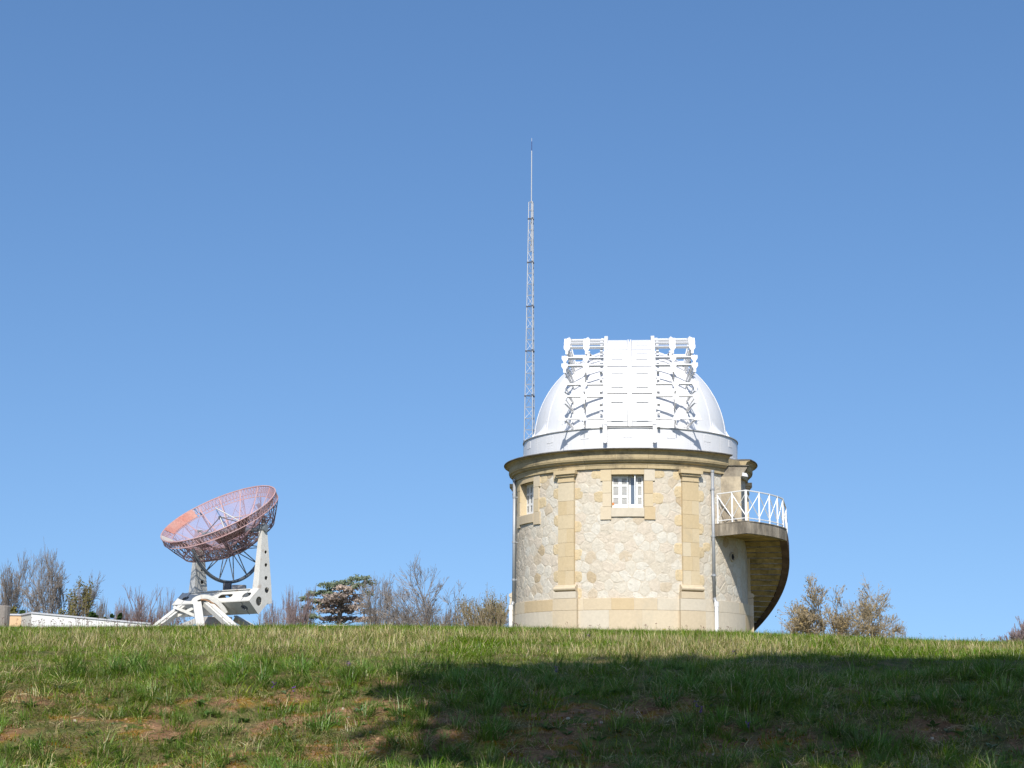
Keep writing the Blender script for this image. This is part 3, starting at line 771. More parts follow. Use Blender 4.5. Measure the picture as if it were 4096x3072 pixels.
# curved guide rails in front, running past the rim
for sx in (-1, 1):
    q = MB(); arcstrip(q, sx*.835, sx*.86, 3.84, 3.99, 1, 128, 44); arcstrip(q, sx*.785, sx*.91, 3.975, 4.0, 1, 128, 44)
    q.obox((sx*.86, -3.985, DZC-.25), (1,0,0), (0,1,0), (0,0,1), .07, .012, .30); q.obox((sx*.86, -3.95, DZC-.28), (1,0,0), (0,1,0), (0,0,1), .012, .06, .30)
    q.obox((sx*.86, -3.95, DZC-.52), (1,0,0), (0,1,0), (0,0,1), .05, .055, .05)
    D(q, 'guide_rail', M['white2'])
for x in (1.60, 2.02):
    for sx in (-1, 1):
        rs_ = math.sqrt(DR*DR-x*x)
        q = MB(); arcstrip(q, sx*(x-.012), sx*(x+.012), rs_-.05, rs_+.075, 2, 160, 40); arcstrip(q, sx*(x-.05), sx*(x+.05), rs_-.04, rs_+.02, 2, 160, 40); D(q, 'slit_flange', M['white2'])
# lateral bars carrying the doors when they roll open, with plates and arms
BETAS = [4, 16, 23, 35.5, 41.5, 52, 57, 61.5, 92, 97, 113, 119]
for bi, b_ in enumerate(BETAS):
    RB = 3.97
    nb_ = Vector((0, -math.cos(R(b_)), math.sin(R(b_)))); tb_ = Vector((0, math.sin(R(b_)), math.cos(R(b_))))
    bar = MB()
    for sx in (-1, 1): bar.obox(arcpt(sx*1.57, RB, b_), (1,0,0), tb_, nb_, .68, .026, .045)
    bar = D(bar, 'slide_beam', M['white2'])
    xo = 2.24 if bi > 4 else (2.29 if bi else 2.34); xi = 1.54 if bi > 2 else 1.60
    for sx in (-1, 1):
        for (xe, xf) in ((xo, 1.98), (xi, 1.56)):
            rsl = math.sqrt(DR*DR-xf*xf)
            cpt = arcpt(sx*xe, RB+.02, b_)
            # bracket plate: wide at the top, tapering downward, faces outward
            flip = -1 if bi == 0 else 1
            o2 = [(-.11,.07),(.11,.07),(.11,-.05),(.045,-.15),(.045,-.27),(-.045,-.27),(-.045,-.15),(-.11,-.05)]
            if bi == 0: o2 = [(-.14,-.07),(.14,-.07),(.12,-.0),(.035,.20),(-.035,.20),(-.12,-.0)]
            uz = (Vector((0,0,1))*.80 + tb_*.2).normalized() if b_ < 75 else tb_
            wy = uz.cross(Vector((1,0,0))).normalized()
            q = MB(); q.plate(o2, [], cpt + (Vector((0,-.02,0)) if b_ < 75 else Vector((0,0,0))), (1,0,0), uz, .03)
            q.obox(cpt+uz*-.10, (1,0,0), uz, nb_, .010, .16 if bi else .10, .045)
            D(q, 'bracket_plate', M['white2'], bar)
            # arm back to the shell
            foot = arcpt(sx*xf, rsl-.03, b_-1.5)
            tip = cpt - uz*(.22 if bi else -.05) - nb_*.02
            ctr = cpt - nb_*.05
            q = MB(); dd = (tip-foot).normalized(); sd = dd.cross(Vector((1,0,0)))
            if sd.length < .05: sd = tb_
            sd.normalize()
            w0, w1 = .13, .04
            th = Vector((.014,0,0))
            vv = []
            for p_, w_ in ((foot, w0), (foot.lerp(tip, .8), w1), (tip, w1)):
                for s1_ in (-1, 1):
                    for s2_ in (-1, 1): vv.append(p_ + sd*(w_*s1_*.5) + th*s2_)
            ff = []
            for j in (0, 1):
                o = j*4; p_ = o+4
                ff += [(o, o+1, p_+1, p_), (o+3, o+2, p_+2, p_+3), (o, p_, p_+2, o+2), (o+1, o+3, p_+3, p_+1)]
            ff += [(0,1,3,2), (8,10,11,9)]
            q.add(vv, ff); 
            q.bar(foot, tip, .05, .012, up=sd)
            if (cpt-foot).length > .35: q.bar(foot+tb_*.04, ctr, .026, .026)
            q.obox(foot, (1,0,0), tb_, nb_, .07, .10, .03)
            D(q, 'bracket_arm', M['white2'], bar)
        # roller blocks next to guide rail
        q = MB()
        for e_ in (-.17, .15): q.obox(arcpt(sx*1.0, 3.90, b_+e_*22), (1,0,0), tb_, nb_, .045, .04, .08)
        D(q, 'roller_block', M['white2'], bar)

# ------------------------------------------------------------------ lattice mast
MX, MY = 1.29, 116.0
mast = empty('radio_mast', (MX, MY, 4.0), R(12), label='tall slim galvanised lattice mast rising behind the white dome', cat='mast')
def mw(z_): return .375+(20.7-z_)*.0126
def mleg(z_, k_):
    r_ = mw(z_)*1.12; t = R(-90+120*k_+8); return Vector((r_*math.cos(t), r_*math.sin(t), z_-4.0))
zs_ = [35.865-3.187*i for i in range(11)]
top_z = 37.1
for k_ in range(3):
    q = MB(); q.tube(mleg(4.0, k_), mleg(top_z, k_), .038, .030, 6); obj('mast_leg', q, M['galv'], mast)
q = MB(); q2 = MB()
z_ = top_z; 
zz_ = []
zc = 35.865
while zc > 4.2:
    zz_.append(zc); zc -= 3.187/4
for i, zc in enumerate(zz_):
    P3 = [mleg(zc, k_) for k_ in range(3)]
    for k_ in range(3):
        tgt = q2 if i % 4 == 0 else q
        tgt.tube(P3[k_], P3[(k_+1) % 3], .028 if i % 4 == 0 else .019, n=4)
        if i % 4 == 0: q2.tube(P3[k_]-Vector((0,0,.05)), P3[k_]+Vector((0,0,.05)), .058, n=6)
        if i+1 < len(zz_):
            nxt = mleg(zz_[i+1], (k_+1) % 3) if i % 2 else mleg(zz_[i+1], k_)
            st = P3[k_] if i % 2 else P3[(k_+1) % 3]
            q.tube(st, nxt, .016, n=4)
for zc in (36.5, top_z):
    for k_ in range(3): q.tube(mleg(zc, k_), mleg(zc, (k_+1) % 3), .018, n=4)
obj('lattice_bracing', q, M['galv'], mast, kind='stuff'); obj('section_flanges', q2, M['darksteel'], mast, kind='stuff')
q = MB(); q.tube((0,0,29.5), (0,0,36.9), .042, .036, 8); top_tube = obj('top_tube', q, M['galv'], mast)
q = MB(); q.tube((0,0,36.9), (0,0,37.6), .026, n=6); obj('lamp_tube', q, M['bluetube'], mast)
q = MB(); q.tube((0,0,37.6), (0,0,37.85), .014, n=6); obj('tip_rod', q, M['galv'], mast)

# ------------------------------------------------------------------ radio telescope
PV = Vector((-16.8, 101.0, 11.95)); base0 = Vector((-17.3, 101.0, 4.0))
ra = R(40); ax = Vector((math.cos(ra), -math.sin(ra), 0)); pp = Vector((-math.sin(ra), -math.cos(ra), 0)); Z = Vector((0,0,1))
tele = empty('radio_telescope', base0, 0, label='old radio telescope with pink wire mesh dish on a white forked mount', cat='telescope')
def W(mb, name, m, parent=None, **k):
    mb.v = [(x-base0.x, y-base0.y, z_-base0.z) for x, y, z_ in mb.v]
    return obj(name, mb, m, parent or tele, **k)
EE = R(57.5); nD = pp*math.cos(EE)+Z*math.sin(EE); bD = nD.cross(ax).normalized()
RC = PV + nD*1.28 + Vector((-.12, 0, -.02)); DRad = 3.60; DEP = 2.0
def dp_(r, th, h=None, off=0):
    if h is None: h = -DEP*(1-(r/DRad)**2)
    return RC + ax*(r*math.cos(th)) + bD*(r*math.sin(th)) + nD*(h+off)
NR = 16
q = MB()
for i in range(72):
    q.tube(dp_(DRad, 2*PI*i/72), dp_(DRad, 2*PI*(i+1)/72), .045, n=5)
reflector = W(q, 'dish_rim', M['truss_red'])
q = MB(); q2 = MB(); q3 = MB()
R_IN = 3.15
for i in range(72):
    t0, t1 = 2*PI*i/72, 2*PI*(i+1)/72
    q.tube(dp_(R_IN, t0, off=-.02), dp_(R_IN, t1, off=-.02), .034, n=4)
    q3.tube(dp_(DRad, t0, -.42), dp_(DRad, t1, -.42), .034, n=4)
for i in range(96):
    t0, t1, tm = 2*PI*i/96, 2*PI*(i+1)/96, 2*PI*(i+.5)/96
    q2.tube(dp_(R_IN, t0), dp_(DRad, tm), .017, n=3, cap=False); q2.tube(dp_(DRad, tm), dp_(R_IN, t1), .017, n=3, cap=False)
    q2.tube(dp_(DRad, t0), dp_(DRad, tm, -.42), .017, n=3, cap=False); q2.tube(dp_(DRad, tm, -.42), dp_(DRad, t1), .017, n=3, cap=False)
W(q, 'rim_girder', M['truss_red'], reflector); W(q3, 'rim_girder', M['truss_red'], reflector); W(q2, 'rim_lacing', M['truss_red'], reflector, kind='stuff')
# mesh skin sectors
rt = random.Random(21)
for i in range(NR):
    for (r0, r1, off) in ((.15, 1.9, 0), (1.93, R_IN, 0), (R_IN, DRad, .01)):
        if r0 == R_IN and i % 1 == 0:
            pass
        q = MB(); vs_ = []
        n_ = 4
        for j in range(n_+1):
            t = 2*PI*(i+j/n_)/NR
            for k_ in range(3):
                rr_ = r0+(r1-r0)*k_/2; vs_.append(dp_(rr_, t, off=off*1.5))
        q.add(vs_, [(j*3+k_, (j+1)*3+k_, (j+1)*3+k_+1, j*3+k_+1) for j in range(n_) for k_ in range(2)])
        mm = M['mesh']; nm = 'mesh_panel'; lb = None
        if r0 == R_IN:
            if i in (7, 8): continue
        W(q, nm, mm, reflector)
def solid(i0, i1, r0, r1, m_, lb):
    q = MB(); vs_ = []; n_ = max(2, int((i1-i0)*4))
    for j in range(n_+1):
        t = 2*PI*(i0+(i1-i0)*j/n_)/NR
        for rr_ in (r0, r1):
            for o_ in (.03, .05): vs_.append(dp_(rr_, t, off=o_))
    fs_ = []
    for j in range(n_):
        o = j*4; p_ = o+4; fs_ += [(o, p_, p_+2, o+2), (o+1, o+3, p_+3, p_+1), (o, o+1, p_+1, p_), (o+2, p_+2, p_+3, o+3)]
    q.add(vs_, fs_); W(q, 'sheet_panel', m_, reflector, label=lb)
# ribs: trusses with curved top chord and deep bottom chord
for i in range(NR):
    t = 2*PI*i/NR
    topc = [dp_(r_, t) for r_ in (.3, .9, 1.5, 2.1, 2.7, 3.3, DRad)]
    low = [dp_(.35, t, -2.62), dp_(1.0, t, -2.50), dp_(1.7, t, -2.25), dp_(2.3, t, -2.0), dp_(2.85, t, -1.72), dp_(3.3, t, -.98), dp_(DRad, t, -.42)]
    q = MB(); q.path(topc, .036, 4); rib = W(q, 'dish_rib', M['truss_red'], reflector)
    q = MB(); q.path(low, .036, 4)
    for j in range(6):
        q.tube(topc[j], low[j], .02, n=4); q.tube(topc[j], low[j+1], .018, n=4)
        if j < 5: q.tube(low[j], topc[j+1], .016, n=4)
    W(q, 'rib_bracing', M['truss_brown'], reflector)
for (r_, h_, rad, m_) in ((1.2, None, .03, 'truss_red'), (2.25, None, .034, 'truss_red'), (2.85, -1.72, .036, 'truss_brown'), (1.7, -2.25, .03, 'truss_brown'), (.4, -2.62, .05, 'truss_brown')):
    q = MB()
    for i in range(48): q.tube(dp_(r_, 2*PI*i/48, h_), dp_(r_, 2*PI*(i+1)/48, h_), rad, n=4)
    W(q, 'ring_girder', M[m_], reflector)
q = MB()
for i in range(NR):
    t0, t1, tm = 2*PI*i/NR, 2*PI*(i+1)/NR, 2*PI*(i+.5)/NR
    q.tube(dp_(2.85, t0, -1.72), dp_(2.25, tm), .016, n=3); q.tube(dp_(2.25, tm), dp_(2.85, t1, -1.72), .016, n=3)
    q.tube(dp_(2.85, t0, -1.72), dp_(3.3, tm, -.98), .016, n=3); q.tube(dp_(3.3, tm, -.98), dp_(2.85, t1, -1.72), .016, n=3)
    q.tube(dp_(1.7, t0, -2.25), dp_(1.2, tm), .015, n=3); q.tube(dp_(1.2, tm), dp_(1.7, t1, -2.25), .015, n=3)
    q.tube(dp_(1.7, t0, -2.25), dp_(2.85, t1, -1.72), .015, n=3); q.tube(dp_(1.7, t1, -2.25), dp_(2.85, t0, -1.72), .015, n=3)
    q.tube(dp_(2.25, t0), dp_(2.85, tm, -1.35), .014, n=3); q.tube(dp_(3.3, t0), dp_(3.3, tm, -.98), .014, n=3)
    q.tube(dp_(1.2, t0), dp_(1.8, tm, -2.0), .014, n=3)
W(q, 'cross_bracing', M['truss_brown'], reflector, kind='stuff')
# feed and struts
foc = dp_(0, 0, -.25)
q = MB(); q.path([dp_(0,0,-1.95), foc], .05, 6); q.tube(foc-nD*.10, foc+nD*.06, .09, n=10); feed = W(q, 'feed', M['darksteel'], reflector)
for t, m_ in ((1.9, 'antenna_white'), (4.2, 'darksteel'), (5.6, 'antenna_white'), (.2, 'darksteel')):
    q = MB(); q.tube(dp_(2.2, t), foc, .03, n=5); W(q, 'feed_strut', M[m_], reflector)
# elevation arc with spokes
q = MB(); RA = 2.92
def el(ph, r=RA, o=0): return PV + (-nD*math.cos(ph) + bD.cross(ax).cross(ax)*0 + (nD.cross(ax))*math.sin(ph))*r + ax*o
for j in range(48):
    a_, b_ = R(-98+196*j/48), R(-98+196*(j+1)/48)
    for o_ in (-.09, .09): q.tube(el(a_, o=o_), el(b_, o=o_), .06, n=5)
    q.tube(el(a_, RA+.08), el(b_, RA+.08), .05, n=5)
arc = W(q, 'elevation_arc', M['antenna_grey'])
q = MB()
for j in range(9):
    ph = R(-88+22*j); hub = el(R(-60+15*j), 1.35)
    q.tube(hub, el(ph), .035, n=5)
    if j < 8: q.tube(hub, el(R(-88+22*(j+1))), .03, n=5)
    q.tube(hub, el(R(-60+15*j), .8, .9), .03, n=4); q.tube(hub, el(R(-60+15*j), .8, -.9), .03, n=4)
W(q, 'arc_spokes', M['antenna_grey'], arc)
q = MB(); q.obox(el(0, 1.3), ax, pp, Z, .3, .2, .06); W(q, 'hub_plate', M['antenna_grey'], arc)
q = MB(); q.tube(PV-ax*3.0, PV+ax*3.0, .13, n=10); W(q, 'axle', M['antenna_grey'])
# fork arms
BC = Vector((PV.x, PV.y, 7.72)) + pp*.55 + ax*.1; HB = 3.4; HD = .70
def circ2(cx, cy, r, n=14): return [(cx+r*math.cos(2*PI*i/n), cy+r*math.sin(2*PI*i/n)) for i in range(n)][::-1]
for sx in (-1, 1):
    o = PV + ax*(3.05 if sx > 0 else -2.65)
    # outline in (pp, z) axes: narrow at the top bearing, wide at the foot
    zf = BC.z-PV.z
    out2 = [(-.17,.12),(-.10,.30),(.10,.30),(.17,.12),(.44,zf+.75),(.62,zf+.35),(.10,zf-.25),(-.62,zf-.05),(-.56,zf+.9)]
    holes = [circ2(-.10,-1.35,.10), circ2(-.13,-2.1,.11), circ2(-.15,-2.85,.12), circ2(-.22,-3.55,.17)]
    SLP = .034
    def hw_(y): return .12 - SLP*y
    q = MB()
    q.plate(out2, holes, o+ax*.12, pp, Z-ax*SLP, .04)
    arm = W(q, 'fork_arm', M['antenna_white'])
    q = MB(); q.plate(out2, holes, o-ax*.12, pp, Z+ax*SLP, .04); W(q, 'side_plate', M['antenna_white'], arm)
    q = MB(); n_ = len(out2)
    for j in range(n_):
        x0, y0 = out2[j]; x1, y1 = out2[(j+1) % n_]
        p0 = o+pp*x0+Z*y0; p1 = o+pp*x1+Z*y1; h0 = hw_(y0)-.02; h1 = hw_(y1)-.02
        q.add([p0-ax*h0, p1-ax*h1, p1+ax*h1, p0+ax*h0], [(0,1,2,3)])
    W(q, 'edge_plate', M['antenna_white'], arm)
    q = MB(); q.tube(o-ax*.26, o+ax*.26, .17, n=14); q.obox(o+Z*.1, ax, pp, Z, .18, .24, .16); W(q, 'bearing', M['antenna_grey'], arm)
# diamond box beam
e1 = (pp+Z).normalized(); e2 = (Z-pp).normalized(); hb = HD/math.sqrt(2)
faces = [(e1, e2), (e2, -e1), (-e1, -e2), (-e2, e1)]
q = MB(); first = True
lf = [(-HB,-hb),(HB,-hb),(HB,hb),(-HB,hb)]
def slot(cx, w_, h_, n=5):
    pts_ = []
    for s, c0 in ((1, cx+w_), (-1, cx-w_)):
        for j in range(n+1):
            t = -PI/2+PI*j/n if s > 0 else PI/2+PI*j/n
            pts_.append((c0+h_*math.cos(t), h_*math.sin(t)))
    return pts_[::-1]
for fi, (nf, tf) in enumerate(faces):
    hl = [slot(-2.7,.12,.16), slot(2.75,.14,.2), slot(.9,.45,.16)] if fi == 0 else [slot(2.6,.06,.2), slot(-2.6,.06,.2), slot(.3,.05,.15)]
    if fi == 0: q.plate(lf, hl, BC+nf*hb, ax, tf, .04); beam = W(q, 'base_beam', M['antenna_white'])
    else:
        q = MB(); q.plate(lf, hl, BC+nf*hb, ax, tf, .04); W(q, 'beam_side', M['antenna_white'], beam)
for sx in (-1, 1):
    q = MB(); sq = [(-hb-.04,-hb-.04),(hb+.04,-hb-.04),(hb+.04,hb+.04),(-hb-.04,hb+.04)]
    cp_ = [(a_*math.sqrt(.5)-b_*math.sqrt(.5), a_*math.sqrt(.5)+b_*math.sqrt(.5)) for a_, b_ in sq]
    hole = [(.23*math.cos(2*PI*i/16), .27*math.sin(2*PI*i/16)) for i in range(16)][::-1]
    q.plate(cp_, [hole], BC+ax*(sx*HB), pp, Z, .05); W(q, 'end_plate', M['antenna_white'], beam)
    q = MB(); q.plate([(x*.985, y*.985) for x, y in cp_], [], BC+ax*(sx*(HB-.75)), pp, Z, .04); W(q, 'bulkhead', M['antenna_grey'], beam)
q = MB()
for s_ in (1, -1): q.bar(BC+pp*(HD+.02)*s_-ax*HB, BC+pp*(HD+.02)*s_+ax*HB, .10, .07)
q.bar(BC+Z*(HD+.02)-ax*HB*.8, BC+Z*(HD+.02)+ax*HB*.8, .3, .05)
W(q, 'edge_flange', M['antenna_white'], beam)
# drive unit under the arc
low_pt = PV+Vector((0,0,-RA-.1))
q = MB(); q.obox(low_pt+Vector((.75,0,-.30)), (1,0,0), (0,1,0), Z, .38, .3, .19); drv = W(q, 'drive_box', M['panel_grey'])
q = MB(); q.obox(low_pt+Vector((.05,0,-.28)), (1,0,0), (0,1,0), Z, .22, .25, .30); q.bar(low_pt+Vector((.0,0,-.5)), BC+Z*.7+ax*.4, .08, .08); q.bar(low_pt+Vector((.9,0,-.45)), BC+Z*.7+ax*1.0, .06, .06); q.bar(low_pt+Vector((-.2,0,-.5)), BC+Z*.7-ax*.5, .05, .05)
W(q, 'drive_mount', M['darksteel'], drv)
# turntable, splayed legs and cable guide
TC = Vector((-18.15, 99.75, 7.55))
q = MB(); q.tube(Vector((-17.3,101.2,4.0)), Vector((-17.3,101.2,6.95)), 1.05, .85, 20); ped = W(q, 'pedestal', M['panel_grey'])
feet = [P(640,2500,97.5), P(800,2500,96.6), P(925,2503,97.0), Vector((-14.6,101.5,6)), Vector((-16.5,104.3,6)), Vector((-20.8,103.0,6))]
tops = [TC+Vector((-1.0,.1,-.15)), TC+Vector((-.05,-.55,.25)), TC+Vector((.25,-.35,.30)), Vector((-16.3,101.3,6.9)), Vector((-17.2,102.2,6.9)), Vector((-18.3,101.8,6.9))]
for ft, tp in zip(feet, tops):
    dr = (ft-tp).normalized(); ft2 = tp+dr*((tp.z-4.0)/max(.05, -dr.z))
    q = MB(); q.bar(tp, ft2, .46, .30, up=(0,-.3,1)); leg_ = W(q, 'splayed_leg', M['antenna_white'])
    q = MB(); q.bar(tp+Vector((0,-.17,.12)), ft2+Vector((0,-.17,.12)), .10, .08, up=(0,-.3,1)); W(q, 'leg_rib', M['antenna_white'], leg_)
q = MB(); q.bar(TC+Vector((-1.9,-.6,-1.05)), TC+Vector((.1,-.9,-.1)), .13, .16); q.bar(TC+Vector((-1.3,-.9,-.15)), TC+Vector((.2,-1.0,-.75)), .13, .16)
W(q, 'tie_strut', M['antenna_white'])
q = MB(); pts_ = []
for j, (px, py) in enumerate([(770,2412),(780,2396),(797,2387),(819,2383),(838,2386),(855,2394),(871,2406),(885,2420),(897,2435),(905,2450)]): pts_.append(P(px, py+4, 98.75+.05*j))
cz_ = [(p_.x, p_.z) for p_ in pts_]; y0_ = pts_[0].y; fine_ = []
for k_ in range(37):
    u_ = k_/36*(len(pts_)-1); fine_.append(Vector((_catmull([(i, p_.x) for i, p_ in enumerate(pts_)], u_), y0_+.012*k_, _catmull([(i, p_.z) for i, p_ in enumerate(pts_)], u_))))
pts_ = fine_
vs_ = []
for k_, p_ in enumerate(pts_):
    t_ = (pts_[min(k_+1, 36)]-pts_[max(k_-1, 0)]).normalized(); n_ = Vector((-t_.z, 0, t_.x)).normalized()
    vs_ += [p_+n_*.12+Vector((0,-.17,0)), p_+n_*.12+Vector((0,.17,0)), p_-n_*.12+Vector((0,.17,0)), p_-n_*.12+Vector((0,-.17,0))]
q.add(vs_, [(k_*4+j, (k_+1)*4+j, (k_+1)*4+(j+1) % 4, k_*4+(j+1) % 4) for k_ in range(36) for j in range(4)] + [(3,2,1,0), (144,145,146,147)])
W(q, 'cable_guide_arc', M['antenna_white'])
q = MB()
for a_, b_ in zip(pts_[11:-1], pts_[12:]): q.bar(a_+Vector((-.12,-.1,-.17)), b_+Vector((-.12,-.1,-.17)), .3, .08)
W(q, 'rusty_track', mat('rusty_track_steel', (.28,.17,.10), .9, .1, var=.3, scale=4))
# solid sheets in the dish (angles measured so that +bD is up)
def ang_of(px, py):
    """which rim angle of the dish lies nearest to this picture direction - used once, at design time"""
    best = None
    for i in range(360):
        p_ = dp_(DRad, R(i)); v = p_-CAM; d_ = v.dot(FW); x = 2048+FPX*v.dot(RT)/d_; y = 1536-FPX*v.dot(UP)/d_
        e_ = (x-px)**2+(y-py)**2
        if best is None or e_ < best[0]: best = (e_, i)
    return best[1]/360*NR
q = MB(); q.tube(dp_(R_IN-.1, R(ang_of(842,1985)*360/NR), off=.15), dp_(2.9, R(ang_of(1010,2095)*360/NR), off=.12), .04, n=6); W(q, 'long_strut', M['antenna_white'], reflector)
i0 = ang_of(760, 2025); i1 = ang_of(655, 2118)
lo_, hi_ = min(i0, i1), max(i0, i1)
if hi_-lo_ > NR/2: lo_, hi_ = hi_, lo_+NR
solid(lo_, hi_, R_IN, DRad, M['panel_red'], 'solid faded red sheet on the rim')
i0 = ang_of(655, 2145); i1 = ang_of(725, 2200); lo_, hi_ = min(i0, i1), max(i0, i1)
solid(lo_, hi_, R_IN-.1, DRad, M['panel_grey'], 'greyed sheet at the low edge of the rim')
i0 = ang_of(985, 2105); solid(i0-.3, i0+.35, R_IN, DRad-.1, M['panel_orange'], 'rust orange sheet on the near rim')
i0 = ang_of(870, 2185); solid(i0-.2, i0+1.6, 2.3, R_IN, M['panel_red'], 'faded red sheet low in the dish'); solid(i0-1.5, i0-.7, 2.3, 2.9, M['panel_red'], 'faded red sheet low in the dish')

# ------------------------------------------------------------------ low building at left
bld = empty('low_building', (-25.2, 90, 4.0), 0, label='long low white flat-roofed building beyond the grass at left edge', cat='building')
def BL(mb, name, m_, parent=None, **k):
    mb.v = [(x+25.2, y-90, z_-4.0) for x, y, z_ in mb.v]; return obj(name, mb, m_, parent or bld, **k)
c0 = Vector((-25.15, 90)); c1 = Vector((-19.35, 92.2)); c2 = Vector((-26.25, 92.0)); c3 = Vector((-31.5, 90.8)); ztp = 6.47
def wallseg(a_, b_, m_, nm, z1=ztp, z0=3.9, parent=None, zb2=None):
    z2 = z1 if zb2 is None else zb2
    d = Vector((b_.x-a_.x, b_.y-a_.y, 0)); n_ = Vector((-d.y, d.x, 0)).normalized()
    if n_.y < 0: n_ = -n_
    q = MB(); A_ = Vector((a_.x, a_.y, 0)); B_ = Vector((b_.x, b_.y, 0))
    q.hexa([A_+Z*z0, B_+Z*z0, B_+n_*.2+Z*z0, A_+n_*.2+Z*z0, A_+Z*z1, B_+Z*z2, B_+n_*.2+Z*z2, A_+n_*.2+Z*z1])
    w_ = BL(q, nm, m_, parent)
    q = MB(); o_ = n_*-.05; q.hexa([A_+o_+Z*(z1+.002), B_+o_+Z*(z2+.002), B_+n_*.25+Z*(z2+.002), A_+n_*.25+Z*(z1+.002), A_+o_+Z*(z1+.085), B_+o_+Z*(z2+.085), B_+n_*.25+Z*(z2+.085), A_+n_*.25+Z*(z1+.085)])
    BL(q, 'coping', M['coping'], w_)
wallseg(c0, c1, M['render_white'], 'white_wall', zb2=6.05); wallseg(c0, c2, M['render_grey'], 'grey_wall'); wallseg(c3, c2, M['render_peach'], 'peach_wall')
q = MB(); q.add([(-25.0,90.3,ztp-.1),(-19.4,92.5,5.95),(-21,102,5.95),(-36,104,ztp-.1),(-31.5,91.1,ztp-.1),(-26.1,92.3,ztp-.1)], [(0,1,2,5),(2,3,4,5)]); BL(q, 'roof', M['coping'])
q = MB(); q.box(-19.56, -19.36, 92.45, 102, 3.9, 5.93); BL(q, 'back_wall', M['render_grey'])
# weathered post
pb = P(8, 2423, 45); gzp = gz(pb.x, 45)-.05
post = MB(); n_ = 14; rp = random.Random(2)
offs = [1+rp.uniform(-.06,.06) for _ in range(n_)]
vs_ = []
for z_, s_ in ((gzp-4.2, 1.03), (-.02+pb.z-gzp-.0, 1.0)): pass
hgt = pb.z-gzp
for z_, s_ in ((-.3, 1.05), (hgt*.5, 1.0), (hgt-.02, .99), (hgt, .9)):
    for i in range(n_):
        t = 2*PI*i/n_; vs_.append((.205*offs[i]*s_*math.cos(t), .205*offs[i]*s_*math.sin(t), z_))
post.add(vs_, [(k_*n_+i, k_*n_+(i+1) % n_, (k_+1)*n_+(i+1) % n_, (k_+1)*n_+i) for k_ in range(3) for i in range(n_)] + [tuple(range(3*n_, 4*n_))])
props(obj('wooden_post', post, M['oldwood'], loc=(pb.x, 45, gzp)), 'thick cracked grey wooden post cut off by the left edge', 'post')
# distant white vehicle roof behind the crest
car = empty('parked_car', P(1360, 2530, 84), R(8), label='white car almost hidden behind the grass crest left of the tower', cat='car')
car.location.z = 4.0
q = MB(); cz = P(1360, 2502, 84).z-4.0
q.hexa([(-2.1,-.8,.3),(2.1,-.8,.3),(2.1,.8,.3),(-2.1,.8,.3),(-2.1,-.8,cz-.62),(2.1,-.8,cz-.7),(2.1,.8,cz-.7),(-2.1,.8,cz-.62)])
obj('body', q, M['pvc'], car)
q = MB(); q.hexa([(-1.5,-.75,cz-.66),(1.2,-.75,cz-.7),(1.2,.75,cz-.7),(-1.5,.75,cz-.66),(-1.1,-.6,cz-.08),(.4,-.6,cz-.08),(.4,.6,cz-.08),(-1.1,.6,cz-.08)]); obj('cabin_glass', q, M['glass'], car)
q = MB(); q.hexa([(-1.12,-.62,cz-.078),(.42,-.62,cz-.078),(.42,.62,cz-.078),(-1.12,.62,cz-.078),(-1.0,-.55,cz),(.3,-.55,cz),(.3,.55,cz),(-1.0,.55,cz)]); obj('roof', q, M['pvc'], car)
for sx in (-1.3, 1.3):
    for sy in (-.82, .82):
        q = MB(); q.tube((sx,sy-.1,.33), (sx,sy+.1,.33), .33, n=14); obj('wheel', q, M['darksteel'], car)

